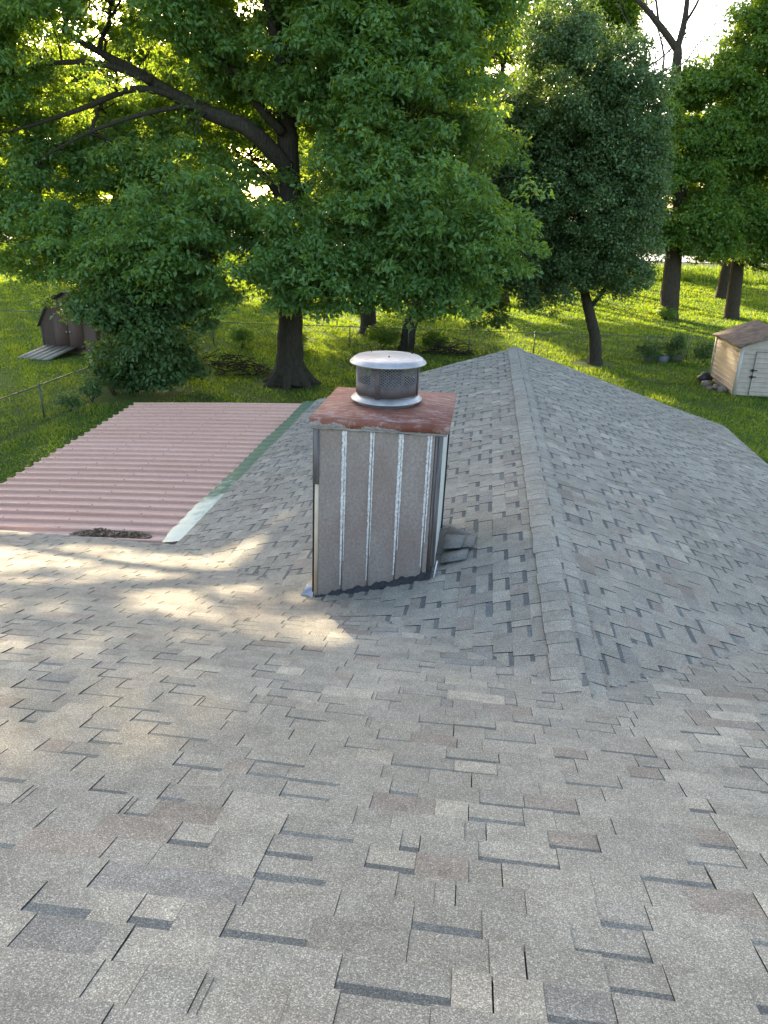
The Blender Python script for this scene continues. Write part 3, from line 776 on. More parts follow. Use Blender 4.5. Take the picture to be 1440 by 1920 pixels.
# the big oak behind the chimney
oak_trunk = [([(-8.0, 30.7, -.15), (-8.0, 30.7, .35), (-8.02, 30.7, 1.0), (-8.0, 30.7, 2.2), (-7.9, 30.7, 4.2), (-7.85, 30.7, 6.8), (-7.93, 30.7, 8.7), (-8.0, 30.7, 11), (-8.1, 30.7, 13.5), (-8.5, 30.9, 16.5)], [1.0, .78, .6, .52, .48, .46, .44, .36, .28, .12]),
  ([(-7.9, 30.5, 8.4), (-9.0, 29.5, 9.57), (-10.39, 29.5, 10.07), (-11.78, 29.5, 10.67), (-13.04, 29.5, 11.34), (-14.31, 29.5, 11.93), (-15.85, 29.5, 12.68)], [.33, .29, .26, .23, .19, .14, .07]),
  ([(-11.58, 29.4, 10.6), (-13.17, 29.2, 10.84), (-15.3, 29.0, 10.14), (-17.28, 29.0, 9.59), (-18.61, 29.0, 9.31)], [.14, .12, .09, .06, .03]),
  ([(-12.6, 29.3, 11.1), (-14.05, 28.6, 11.51), (-15.85, 28.5, 11.53), (-17.94, 28.5, 11.24)], [.14, .11, .08, .04]),
  ([(-9.0, 29.5, 9.57), (-11.18, 29.3, 10.3), (-14.56, 29.2, 9.6), (-17.33, 29.2, 8.45)], [.11, .09, .07, .03]),
  ([(-8.05, 30.6, 11.4), (-8.2, 29.8, 13.09), (-8.75, 29.6, 15.2)], [.22, .17, .1]), ([(-7.9, 30.6, 10.6), (-6.49, 29.9, 12.77), (-5.73, 29.8, 14.6)], [.22, .16, .08]),
  ([(-8.0, 30.2, 9.6), (-8.95, 29.4, 10.69), (-9.51, 29.3, 11.52)], [.2, .17, .12]),
  ([(-7.7, 30.6, 6.2), (-5.6, 29.6, 7.2), (-3.4, 28.6, 7.3), (-1.2, 27.8, 6.9)], [.22, .17, .12, .05]), ([(-7.9, 30.4, 5.4), (-9.6, 28.6, 6.3), (-11.4, 27.4, 6.4)], [.18, .13, .06]),
  ([(-7.8, 30.9, 7.5), (-5.5, 32.6, 8.8), (-3, 34, 9.6)], [.2, .14, .06]), ([(-8, 30.9, 7.0), (-10, 33, 8.6), (-12.5, 35.2, 9.6)], [.2, .14, .06])]
for a in range(7):
    t_ = a * .9 + .3; oak_trunk.append(([(-8 + .35 * math.cos(t_), 30.7 + .35 * math.sin(t_), .75), (-8 + .85 * math.cos(t_), 30.7 + .85 * math.sin(t_), .18), (-8 + 1.35 * math.cos(t_), 30.7 + 1.35 * math.sin(t_), -.08)], [.28, .2, .06]))
oak_lobes = [(-4.3, 27.8, 6.6, 4.0, 2.6, 2.6), (-1.3, 27.5, 6.6, 3.0, 2.4, 2.3), (-10.2, 26.6, 5.9, 4.2, 2.4, 2.1), (-13.8, 28.0, 5.6, 3.4, 2.6, 2.2), (-3.2, 29.0, 10.2, 3.2, 3.0, 3.2), (-5.5, 29.2, 12.6, 3.8, 3.0, 2.6), (-2.6, 29.6, 13.8, 3.0, 2.8, 2.6),
   (-17.5, 29.5, 6.3, 3.6, 3.0, 2.4), (-13.5, 28.5, 13.4, 4.0, 2.6, 1.7, .75), (-18, 29, 12, 3.0, 2.4, 2.0, .5), (-8.6, 30.0, 16.2, 5.0, 4.6, 2.8), (-3.0, 31, 15.5, 4.4, 4.2, 2.6), (-10.5, 30.5, 12.0, 2.6, 2.2, 1.8, .45),
   (-8.0, 29.2, 7.0, 3.2, 1.2, 2.0, .35), (-7.2, 28.9, 11.0, 1.8, 1.1, 1.2, .25), (-10.0, 29.0, 12.2, 2.4, 1.2, 1.4, .5), (-10.8, 28.5, 10.0, 1.5, .7, .8, .22), (-13.6, 28.3, 11.2, 1.5, .7, .8, .25), (-9.9, 32.2, 9.4, 1.9, 1.2, 1.7, .45), (-14.6, 30.6, 13.3, 2.4, 1.2, 1.4, .55), (-16.2, 29.2, 3.9, 1.8, 1.3, 1.2, .6), (-12.6, 28.6, 8.4, 2.4, 1.0, 1.1, .4), (-19.0, 29.5, 14.2, 3.0, 1.6, 1.8, .7), (-16.8, 29.3, 11.6, 2.0, 1.0, 1.2, .4), (-4, 34.0, 9.0, 5.0, 3.6, 3.4), (-12, 34.0, 8.4, 4.5, 1.6, 2.2, .5), (-8, 34.5, 14, 5.6, 3.6, 3.6, .8), (-15.5, 31, 16.0, 4.4, 4, 2.4, .8), (-20.5, 30.5, 14.6, 3.4, 3, 2.6, .7), (-20.5, 29.5, 9.0, 3.2, 3, 2.4, .7), (-14.0, 31.2, 8.4, 3.6, 1.3, 2.2, .8), (-15.5, 32.5, 10.4, 4.0, 1.2, 2.2, .7), (-11, 33, 11.6, 3.6, 1.3, 2.4, .6), (-19.5, 31, 12, 3, 1.3, 2.4, .7), (-13, 30, 15.5, 3.6, 2, 2.2, .8), (-16.5, 30.8, 9.0, 3, 1.3, 1.6, .8), (-6.0, 26.6, 4.6, 2.2, 1.6, 1.2, .8), (-2.2, 27.6, 4.4, 2.6, 1.8, 1.1, .8)]
tree('oak_tree', 'huge spreading oak standing in shade right behind the chimney', (-8, 30.7, 0), oak_trunk, oak_lobes, 5500, 110, .20, M['leaf_oak'], M['bark'], .56, 12, -.40, .95, .5, .45, twig=.3, wid=.40)

tree('oak_sapling', 'low bushy oak with foliage down to the ground beside the chain-link fence', (-13.7, 27.6, 0),
     [([(-13.7, 27.8, -.1), (-13.6, 27.8, 1.5), (-13.3, 27.8, 3.2), (-12.9, 27.8, 5)], [.2, .17, .12, .05])],
     [(-13.4, 27.5, 1.6, 1.9, 1.5, 1.5), (-12.2, 27.2, 3.2, 2.2, 1.7, 1.6), (-13.9, 27.6, 4.0, 2.0, 1.6, 1.5), (-11.8, 27.6, 1.4, 1.2, 1.2, .9, .7), (-12.4, 27.8, 5.4, 2.0, 1.6, 1.2)],
     330, 150, .19, M['leaf_bush'], M['bark'], .6, 21, -.45, 1.4, .6, .3)

tree('dark_tree', 'rounded dense tree with very dark leaves and a slim leaning trunk behind the roof ridge', (5.84, 39.5, 0),
     [([(5.86, 39.5, -.1), (5.84, 39.5, .3), (5.66, 39.5, 1.4), (5.2, 39.5, 2.7), (4.84, 39.5, 3.8), (4.4, 39.6, 6.2), (4.1, 39.6, 9), (3.9, 39.6, 12)], [.48, .33, .29, .26, .22, .18, .12, .06]),
      ([(5.2, 39.5, 2.7), (5.9, 39.3, 3.9), (6.6, 39.2, 5.5)], [.13, .1, .06]), ([(5.0, 39.5, 3.3), (3.6, 39.2, 4.8), (2.6, 39, 6.5)], [.12, .09, .05])],
     [(3.0, 38.6, 11.6, 3.0, 2.4, 3.2), (5.2, 38.8, 11.0, 2.5, 2.2, 3.0), (1.9, 38.8, 8.0, 2.7, 2.2, 3.2), (.5, 39.2, 9.4, 2.3, 2, 3.2), (5.0, 38.4, 7.4, 2.8, 2.3, 3.0), (3.0, 38.6, 4.6, 2.0, 2.0, 2.2), (6.2, 38.8, 5.4, 1.9, 2.0, 2.1), (6.5, 38.8, 8.2, 1.6, 1.8, 2.6), (4.4, 40.8, 8.6, 3.2, 2.6, 4.6), (2.6, 39.2, 14.4, 2.0, 1.6, 1.6), (4.8, 39.2, 13.6, 1.6, 1.5, 1.5)],
     1750, 150, .125, M['leaf_pear'], M['bark'], .55, 31, -.55, 1.3, .8, .1, twig=.2, wid=.75)

tree('shade_tree', 'straight dark trunk rising behind the back fence into low leafy boughs', (-7.0, 45.9, 0),
     [([(-7, 45.9, -.1), (-7, 45.9, .35), (-7.03, 45.9, 1.5), (-7.2, 45.9, 4), (-7.7, 46, 7), (-7.9, 46, 11)], [.75, .55, .46, .42, .34, .15]), ([(-7.1, 45.9, 3.4), (-6.2, 45.6, 5), (-5, 45.4, 7)], [.22, .17, .08])],
     [(-7.5, 46, 9, 4.4, 3.4, 3.2), (-4.4, 45.5, 8.6, 3.0, 2.6, 2.6), (-10.6, 45.5, 8, 3.0, 2.6, 2.4), (-8, 46, 13, 4, 3.4, 2.4), (-5.6, 45, 5.6, 2.2, 2, 1.1, .7)],
     430, 110, .26, M['leaf_oak'], M['bark'], .9, 41, -.3, .9)
tree('leaning_tree', 'forked tree leaning right just behind the round chimney lid', (-4.1, 41.2, 0),
     [([(-4.14, 41.2, -.1), (-4.1, 41.2, .2), (-3.95, 41.2, 1.4), (-3.42, 41.2, 2.8), (-2.4, 41.2, 4.2), (-1.6, 41.2, 6.2)], [.55, .42, .38, .36, .22, .1]), ([(-3.6, 41.2, 2.5), (-4.35, 41.2, 4.34), (-4.7, 41.2, 6.5)], [.26, .2, .1]), ([(-3.8, 41.1, 2.2), (-5.0, 41, 3.2), (-6.4, 40.9, 3.6)], [.12, .08, .03])],
     [(-3.4, 40.6, 5.8, 3.4, 2.4, 2.2), (-.6, 40.2, 4.6, 2.0, 1.6, 1.6), (.1, 40.0, 2.7, 1.0, .9, 1.3, .8), (-5.6, 40.6, 4.6, 2.0, 1.7, 1.3, .8), (-2.8, 41.5, 8.6, 3.2, 2.8, 2.2)],
     400, 120, .2, M['leaf_bush'], M['bark'], .6, 51, -.3, 1.2)
tree('brown_tree', 'slim brown trunk out on the sunny lawn left of the dark dense tree', (1.63, 67, 0),
     [([(1.65, 67, -.1), (1.62, 67, .4), (1.5, 67, 1.5), (1.1, 67, 4), (.8, 67, 8)], [.62, .45, .4, .36, .2])],
     [(.6, 66.5, 8.5, 4.2, 3.4, 3.4), (2.4, 66.5, 6.4, 2.6, 2.2, 1.8), (-1.8, 66, 6.2, 2.6, 2.4, 2.0)],
     260, 100, .3, M['leaf_oak'], M['bark_brown'], 1.0, 61, -.3, .8)
tree('elm_tree', 'thick forked trunk with dead bare limbs reaching above a thin crown', (14.17, 61.5, 0),
     [([(14.2, 61.5, -.1), (14.17, 61.5, .5), (14.0, 61.5, 2.3), (13.86, 61.5, 5.0), (13.81, 61.5, 7.6), (13.03, 61.5, 11.2), (12.39, 61.5, 14.6), (11.87, 61.5, 18.2)], [.85, .72, .7, .6, .5, .42, .36, .3]),
      ([(13.95, 61.5, 4.4), (12.54, 61.5, 7.21), (11.63, 61.5, 9.38), (10.8, 61.5, 12)], [.42, .36, .28, .12]),
      ([(11.87, 61.5, 18.1), (10.4, 61.5, 19.58), (8.77, 61.5, 20.98), (7.2, 61.5, 21.6)], [.26, .22, .15, .06]), ([(11.87, 61.5, 18.1), (12.08, 61.5, 20.05), (11.89, 61.5, 23)], [.24, .2, .1]),
      ([(12.0, 61.5, 19.4), (12.8, 61.5, 21), (13.0, 61.5, 23)], [.1, .08, .04]), ([(12.6, 61.5, 13.5), (11.2, 61.3, 15.2), (10.4, 61.3, 16.8)], [.12, .08, .03]), ([(10.4, 61.5, 19.58), (9.9, 61.4, 21.2), (9.2, 61.4, 22.6)], [.1, .07, .03])],
     [(13.6, 60.5, 9.0, 2.6, 2.2, 2.8), (12.0, 60.5, 12.6, 2.2, 2.0, 2.0, .7), (15.4, 60.6, 7.6, 2.2, 2, 1.9, .8), (10.6, 60.8, 10.2, 2, 1.8, 1.8, .7), (12.6, 60.8, 16.0, 1.5, 1.2, 1.6, .5), (14.8, 61, 12.8, 2.4, 1.8, 2.4, .8), (13.4, 61.2, 15.6, 2.2, 1.5, 1.3, .6), (15.8, 61.6, 16.6, 1.6, 1.3, 1.5, .5), (10.8, 61, 14.0, 1.8, 1.6, 1.6, .6), (12.0, 60.6, 6.9, 2.0, 1.5, 1.6, .8), (15.8, 60.4, 5.9, 2.0, 1.5, 1.3, .8)],
     680, 110, .26, M['leaf_elm'], M['bark_brown'], .85, 71, -.2, .9)
tree('pecan_tree', 'bright green tall tree filling the right edge above the beige shed', (19.46, 63.6, 0),
     [([(19.5, 63.6, -.1), (19.46, 63.6, .4), (19.33, 63.6, 2.3), (19.08, 63.6, 5.09), (18.4, 63.6, 8), (18.2, 63.6, 13), (18.3, 63.6, 18)], [.7, .58, .52, .48, .36, .25, .1]), ([(19.1, 63.6, 4.9), (20.0, 63.5, 4.3), (20.9, 63.5, 3.9), (22.4, 63.5, 3.6)], [.17, .15, .13, .08]), ([(19.08, 63.6, 5.2), (20.4, 63.4, 8), (21, 63.4, 11)], [.25, .2, .1])],
     [(18.6, 62, 16.5, 3.8, 3.2, 3.2), (21.4, 62, 19.5, 3.6, 3.2, 3.0), (16.4, 62.4, 12.4, 2.8, 2.4, 2.6), (20.2, 61.8, 11.4, 3.8, 3, 2.8), (17.4, 62, 7.8, 2.8, 2.4, 2.2), (21.6, 61.8, 7.2, 3.0, 2.6, 2.0), (20.6, 62.4, 4.9, 1.6, 1.4, .8, .6), (24, 63, 14, 3.4, 3.2, 4.2), (15.4, 62.6, 16.0, 1.9, 2, 2.2, .8), (17.2, 62.4, 20.4, 2.4, 2.2, 2.2, .8), (17.6, 61.6, 5.9, 2.2, 1.6, 1.3, .8), (22.4, 61.6, 5.6, 2.4, 1.8, 1.3, .8), (19.2, 61.4, 9.4, 2.4, 1.6, 1.8, .8)],
     1150, 120, .27, M['leaf_elm'], M['bark_brown'], .95, 81, -.35, .8, drop=.5)
tree('pecan_tree', 'leaning trunk farther back beside the right-hand bright green tree', (22.6, 78, 0),
     [([(22.6, 78, .2), (22.62, 78, .8), (22.7, 78, 3.2), (22.9, 78, 6), (23, 78, 10)], [.75, .6, .56, .48, .2])],
     [(23, 78, 11, 4.6, 3.6, 3.8), (26.6, 78, 9, 3.6, 3, 3.0), (19.6, 78, 9.6, 3, 2.8, 2.6)], 280, 90, .36, M['leaf_elm'], M['bark_brown'], 1.15, 91, -.3, .7)

# trees farther out, backlit by the low sun
far = [(-47, 76, 23, 6.5, 'broad backlit tree at the far left of the yard'), (-37.5, 79, 23, 6.5, 'tall yellow-green tree glowing behind the big oak limb'), (-28.5, 74, 21, 6.2, 'backlit tree seen through the left boughs of the oak'),
       (-19.5, 78, 24, 6.5, 'tall sunlit tree behind the top of the oak trunk'), (-10, 84, 30, 6.8, 'sunlit tree showing above the oak crown'), (0, 86, 30, 6.5, 'yellow-green tree top left of the dark tree'), (7.6, 92, 29, 5.2, 'bright tree top behind the dark tree'), (-57, 82, 23, 7, 'outermost backlit tree on the left skyline'), (17.5, 100, 17, 6, 'low bright tree behind the elm trunk'), (31, 96, 26, 7, 'far tree behind the right edge of the yard')]
for i, (x, y, h, r_, lab) in enumerate(far):
    z0 = float(ground_z(y)); rr = np.random.default_rng(200 + i)
    lob = [(x, y, z0 + h * .7, r_ * .85, r_ * .5, h * .26)]
    for q in range(8):
        a = q * .785 + rr.random(); lob.append((x + r_ * .65 * math.cos(a), y + r_ * .35 * math.sin(a), z0 + h * ((.47 if i in (3, 4, 5, 6) else .28) + (.065 if i in (3, 4, 5, 6) else .088) * q), r_ * .55, r_ * .4, h * .12))
    tree('far_tree', lab, (x, y, z0), [([(x, y, z0 - .2), (x, y, z0 + .5), (x + .2, y, z0 + h * .3), (x + .4 * rr.standard_normal(), y, z0 + h * .6), (x, y, z0 + h * .85)], [.7, .5, .42, .26, .1])],
         lob, 640, 80, .40, M['leaf_far'], M['bark_brown'], 1.25, 300 + 7 * i, -.25, .6, group='sunlit trees beyond the lawn', twig=.15, twig_r=.05)
slim = [(-14.5, 93), (-11.6, 97), (-9.4, 91), (-7.2, 96), (-4.6, 92.5), (-2.4, 98), (.6, 94), (3.0, 99)]  # added trees, mostly hidden; their trunks cast shadow streaks across the lawn
slim_lab = ['slim straight trunk far left of the row behind the back lawn', 'second slim trunk from the left in the far row', 'slim trunk behind the leaning tree in the far row', 'slim trunk fourth from the left in the far row', 'middle slim trunk behind the back lawn', 'slim trunk seen left of the brown trunk, far away', 'slim far trunk straight behind the brown trunk', 'slim trunk far behind the dark dense tree, last of its row']
for i, (x, y) in enumerate(slim):
    z0 = float(ground_z(y)); rr = np.random.default_rng(500 + i)
    tree('slim_tree', slim_lab[i], (x, y, z0), [([(x, y, z0 - .2), (x + .1, y, z0 + 4), (x - .2, y, z0 + 9), (x + .2 * rr.standard_normal(), y, z0 + 15), (x, y, z0 + 20)], [.42, .34, .3, .22, .08])],
         [(x, y, z0 + 16.5, 2.4, 1.8, 4.2), (x + .8, y, z0 + 13.5, 1.6, 1.3, 1.4)], 90, 60, .42, M['leaf_far'], M['bark_brown'], 1.0, 520 + i, -.4, .6, group='row of slim trees beyond the back lawn', twig=.2, twig_r=.04)
# bare dead crown against the sky
dt = empty('dead_tree', (7.6, 75, 0.2), 'bare dead tree top with forked grey branches against the sky', 'tree')
mb = MB(); r = np.random.default_rng(5)
def branch(p, d, L, rad, depth):
    pts = [p]; q = np.array(p, float); dd = np.array(d, float)
    for i in range(4):
        dd = dd + .22 * r.standard_normal(3); dd /= np.linalg.norm(dd); q = q + dd * L / 4; pts.append(q.copy())
    mb.tube(pts, np.linspace(rad, rad * .5, 5), 6, False)
    if depth:
        for j in range(3):
            nd = dd + .75 * r.standard_normal(3); nd[2] = abs(nd[2]) * .6 + .1; nd /= np.linalg.norm(nd); branch(pts[2 + (j % 3)], nd, L * .62, rad * .5, depth - 1)
branch((7.6, 75, 0), (0, 0, 1), 15, .42, 0); 
for sx_ in (-.35, .1, .45): branch((7.6 + .2 * sx_, 75, 13.5), (sx_, 0, 1), 8.5, .2, 3)
mb.build('trunk', M['bark_dead'], dt, smooth=True)

# ---------------------------------------------------------------- fences
M['fence'] = mat_simple('dull galvanized fence', (.06, .072, .066), (.13, .145, .135), 14, .5, .5)
def chain_fence(p0, p1, posts, label, hgt=1.2):
    p0, p1 = np.array(p0, float), np.array(p1, float); d = p1 - p0; L = np.linalg.norm(d); d /= L
    f = empty('chain_link_fence', tuple((p0 + p1) / 2), label, 'fence')
    for q in posts:
        mb = MB(); a = p0 + d * q; mb.tube([a + [0, 0, -.1], a + [0, 0, hgt + .05]], .032, 8); mb.lathe([(.038, hgt + .05), (.03, hgt + .08), (.001, hgt + .1)], (a[0], a[1], a[2]), 8); mb.build('fence_post', M['fence'], f)
    mb = MB(); n_ = int(L / 1.0) + 1
    mb.tube([p0 + d * t_ + np.array([0, 0, hgt + .006 * math.sin(t_ * 2)]) for t_ in np.linspace(0, L, n_)], .022, 6); mb.build('top_rail', M['fence'], f)
    mb = MB(); s = np.arange(-hgt, L, .075); w = .0022
    nrm = np.array([-d[1], d[0], 0]); v = []; q = []
    for sg in (1, -1):
        for i, a in enumerate(s):
            t0, t1 = a, a + hgt
            z0_, z1_ = (0., hgt) if sg > 0 else (hgt, 0.)
            if t0 < 0: z0_ += (z1_ - z0_) * (-t0 / hgt); t0 = 0
            if t1 > L: z1_ = z0_ + (z1_ - z0_) * (L - t0) / (t1 - t0); t1 = L
            A = p0 + d * t0 + np.array([0, 0, z0_]) + nrm * .004 * sg; B = p0 + d * t1 + np.array([0, 0, z1_]) + nrm * .004 * sg
            h_ = (d * -sg + np.array([0, 0, 1])) * w * .7
            b0 = len(v); v += [A - h_, A + h_, B + h_, B - h_]; q.append((b0, b0 + 1, b0 + 2, b0 + 3))
            b0 = len(v); nn = nrm * w; v += [A - nn, A + nn, B + nn, B - nn]; q.append((b0, b0 + 1, b0 + 2, b0 + 3))
    mb.add(v, q); mb.build('chain_mesh', M['fence'], f)
    return f
chain_fence((-14.62, 17, 0), (-14.62, 39.7, 0), [2.2, 5.9, 9.7, 13.5, 17.3, 22.6], 'chain-link fence running away along the left side of the yard')
chain_fence((-14.55, 39.75, 0), (11.6, 42.0, 0), [3.9, 7.4, 10.6, 13.9, 17.4, 20.8, 24.2, 25.6], 'low chain-link fence across the back of the yard behind the roof')
chain_fence((-44, 41.5, 0), (-14.7, 40.2, 0), [4, 8, 12, 16, 20, 24, 28], 'distant chain-link fence behind the brown shed')

# ---------------------------------------------------------------- sheds
M['shed_brown'] = mat_simple('brown shed siding', (.085, .050, .043), (.125, .08, .068), 10, .8, stretch=(4, 4, .3))
M['shed_roof_dark'] = mat_simple('dark shed shingles', (.05, .045, .045), (.10, .09, .088), 16, .95)
M['plank'] = mat_simple('grey weathered plank', (.16, .145, .125), (.29, .265, .235), 12, .9, stretch=(.4, 4, 4))
sh = empty('garden_shed', (-20.5, 36.4, 0), 'brown wooden barn shed with double doors half hidden by oak leaves', 'shed')
Mx = Matrix.Translation((-20.45, 35.15, 0)) @ Matrix.Rotation(R(-4), 4, 'Z')
def T(p): return tuple(Mx @ Vector(p))
hw, D = 1.5, 2.9
prof = [(-hw, 0), (hw, 0), (hw, 1.35), (hw * .62, 2.35), (0, 2.85), (-hw * .62, 2.35), (-hw, 1.35)]
mb = MB(); v = [T((x, 0, z)) for x, z in prof] + [T((x, D, z)) for x, z in prof]
mb.add(v, [(i, (i + 1) % 7, 7 + (i + 1) % 7, 7 + i) for i in (0, 1, 6)], [(0, i, i + 1) for i in range(1, 6)] + [(7, 7 + i + 1, 7 + i) for i in range(1, 6)])
mb.build('wall', M['shed_brown'], sh)
mb = MB(); ro = [(hw + .14, 1.22), (hw * .64, 2.40), (0, 2.93), (-hw * .64, 2.40), (-hw - .14, 1.22)]
for (xa, za), (xb, zb) in zip(ro[:-1], ro[1:]):
    mb.hexa([T((xa, -.14, za)), T((xb, -.14, zb)), T((xb, D + .14, zb)), T((xa, D + .14, za)), T((xa, -.14, za + .06)), T((xb, -.14, zb + .06)), T((xb, D + .14, zb + .06)), T((xa, D + .14, za + .06))])
mb.build('roof', M['shed_roof_dark'], sh)
for sx_ in (-1, 1):
    mb = MB(); xa, xb = sorted((sx_ * .012, sx_ * .8)); mb.box((xa, -.03, .12), (xb, -.004, 1.98), Mx); 
    d_ = mb.build('door', M['shed_brown'], sh)
    mb = MB(); mb.box((sx_ * .1 - .03, -.06, 1.0), (sx_ * .1 + .03, -.032, 1.08), Mx); mb.build('handle', M['galv'], d_)
mb = MB(); mb.box((-hw - .03, -.02, 0), (-hw + .08, .0 - .002, 1.3), Mx); mb.box((hw - .08, -.02, 0), (hw + .03, -.002, 1.3), Mx); mb.box((-.86, -.02, .1), (-.81, -.001, 2.0), Mx); mb.build('trim', M['shed_roof_dark'], sh)
rp = empty('shed_ramp', (-20.9, 34.5, 0), 'weathered plank ramp leading up to the brown shed door', 'ramp')
for i in range(5):
    mb = MB(); x0 = -1.12 + i * .36
    v = [(x0, -2.25, .0), (x0 + .33, -2.25, .0), (x0 + .33, -.1, .30), (x0, -.1, .30)]
    M2 = Matrix.Translation((-20.65, 35.12, 0)) @ Matrix.Rotation(R(-8), 4, 'Z')
    mb.hexa([tuple(M2 @ Vector((a, b_, c_ + .01))) for a, b_, c_ in v] + [tuple(M2 @ Vector((a, b_, c_ + .055 + .008 * (i % 2)))) for a, b_, c_ in v]); mb.build('plank', M['plank'], rp)

M['shed_beige'] = mat_simple('beige metal siding', (.37, .30, .245), (.46, .385, .32), 5, .6)
M['shed_trim'] = mat_simple('pale metal trim', (.42, .365, .32), (.49, .435, .39), 5, .55)
k = NT('mossy brown shed roof'); co = k.coord(); f = k.noise(3, 6, .65, co)
k.base(k.ramp(f, [(.3, (.075, .06, .052)), (.55, (.165, .122, .094)), (.75, (.30, .225, .165))])); k.bump(f, .2, .02); M['shed_roof_brown'] = k.set(.9, 0, .2)
s2 = empty('garden_shed', (12.4, 34.9, 0), 'beige metal shed with horizontal siding and a brown gable roof', 'shed')
sx0, sx1, sy0, sy1, sh_h = 10.82, 14.0, 33.1, 36.75, 2.12
def wall_h(mb, a, b, z1f, z0=.05):
    """horizontal metal siding: flat bands with a raised lap every 0.2 m"""
    a, b = np.array(a, float), np.array(b, float); d = b - a; n_ = np.array([d[1], -d[0]]); n_ /= np.linalg.norm(n_)
    z = z0
    while z < z1f - .001:
        z2 = min(z + .2, z1f)
        for za, zb_, oa, ob in ((z, min(z + .14, z2), 0, 0), (min(z + .14, z2), min(z + .155, z2), 0, .03), (min(z + .155, z2), min(z + .185, z2), .03, .03), (min(z + .185, z2), z2, .03, 0)):
            if zb_ - za < 1e-4: continue
            A, B = a + n_ * oa, b + n_ * oa; A2, B2 = a + n_ * ob, b + n_ * ob
            mb.quad((A[0], A[1], za), (B[0], B[1], za), (B2[0], B2[1], zb_), (A2[0], A2[1], zb_))
        z = z2
mb = MB(); wall_h(mb, (sx0, sy0), (sx1, sy0), sh_h); wall_h(mb, (sx1, sy0), (sx1, sy1), sh_h); wall_h(mb, (sx1, sy1), (sx0, sy1), sh_h); wall_h(mb, (sx0, sy1), (sx0, sy0), sh_h)
pk = ((sx0 + sx1) / 2, sh_h + .62)
for yy in (sy0, sy1): mb.add([(sx0, yy, sh_h), (sx1, yy, sh_h), (pk[0], yy, pk[1])], [], [(0, 1, 2)])
mb.build('wall', M['shed_beige'], s2)
mb = MB()
for xx in (sx0, sx1):
    for yy in (sy0, sy1): mb.box((xx - .05, yy - .05, 0), (xx + .09 if xx == sx0 else xx + .05, yy + .06, sh_h))
mb.build('corner_trim', M['shed_trim'], s2)
for (xa, xb) in ((11.42, 12.38), (12.40, 13.36)):
    mb = MB(); wall_h(mb, (xa, sy0 - .045), (xb, sy0 - .045), 1.9, .1)
    d_ = mb.build('door', M['shed_beige'], s2)
    xh = xa + .05 if xa < 12 else xb - .05
    mb = MB(); mb.box((xa, sy0 - .05, .1), (xa + .02, sy0 - .03, 1.9)); mb.box((xb - .02, sy0 - .05, .1), (xb, sy0 - .03, 1.9)); mb.box((xa, sy0 - .05, 1.9), (xb, sy0 - .03, 1.93)); mb.build('door_edge', M['wood_dark'], d_)
mb = MB()
for z in (.85, 1.12): mb.box((11.30, sy0 - .09, z), (11.58, sy0 - .06, z + .04)); mb.box((11.38, sy0 - .1, z - .04), (11.44, sy0 - .06, z + .08))
mb.build('latch', M['wood_black'], s2)
mb = MB(); zo = sh_h - .02
for sgn, xe in ((-1, sx0 - .18), (1, sx1 + .18)):
    v = [(xe, sy0 - .22, zo - .06), (pk[0], sy0 - .22, pk[1] + .01), (pk[0], sy1 + .22, pk[1] + .01), (xe, sy1 + .22, zo - .06)]
    n_ = 10; vv = []
    for j in range(n_ + 1):
        for i in range(7):
            f_ = i / 6; yy = sy0 - .22 + (sy1 - sy0 + .44) * j / n_
            vv.append((xe + (pk[0] - xe) * f_, yy, (zo - .06) + (pk[1] + .07 - zo) * f_ + .02 * math.sin(j * 1.7 + i)))
    m_ = len(vv); mb.add(vv + [(p[0], p[1], p[2] + .055) for p in vv], [(m_ + j * 7 + i, m_ + j * 7 + i + 1, m_ + (j + 1) * 7 + i + 1, m_ + (j + 1) * 7 + i) for j in range(n_) for i in range(6)] + [(j * 7 + i, (j + 1) * 7 + i, (j + 1) * 7 + i + 1, j * 7 + i + 1) for j in range(n_) for i in range(6)]
       + [(i, i + 1, m_ + i + 1, m_ + i) for i in range(6)] + [(j * 7, m_ + j * 7, m_ + (j + 1) * 7, (j + 1) * 7) for j in range(n_)])
mb.build('roof', M['shed_roof_brown'], s2)

# rocks and a dark bag at the foot of the beige shed
def rock(name, c, s, mat, label, cat, seed, group=None):
    r = np.random.default_rng(seed); mb = MB(); nu, nv = 10, 6; v = []
    ph = r.random(3) * 6
    for j in range(nv + 1):
        th = math.pi * j / nv
        for i in range(nu):
            a = 2 * math.pi * i / nu; d = np.array([math.sin(th) * math.cos(a), math.sin(th) * math.sin(a), math.cos(th)])
            q = 1 + .2 * math.sin(3 * d[0] + ph[0]) * math.sin(3 * d[1] + ph[1]) + .15 * math.sin(5 * d[2] + 4 * d[0] + ph[2])
            v.append((c[0] + s[0] * d[0] * q, c[1] + s[1] * d[1] * q, c[2] + s[2] * d[2] * q))
    mb.add(v, [(j * nu + i, (j + 1) * nu + i, (j + 1) * nu + (i + 1) % nu, j * nu + (i + 1) % nu) for j in range(nv) for i in range(nu)])
    return tag(mb.build(name, mat), label, cat, group)
M['rock'] = mat_simple('tan rock', (.15, .11, .085), (.32, .26, .21), 5, .9)
M['bag'] = mat_simple('black plastic bag', (.012, .012, .014), (.03, .03, .033), 6, .4)
rock('rubbish_bag', (10.35, 35.9, .22), (.36, .3, .26), M['bag'], 'black rubbish bag lying by the back corner of the beige shed', 'bag', 3)
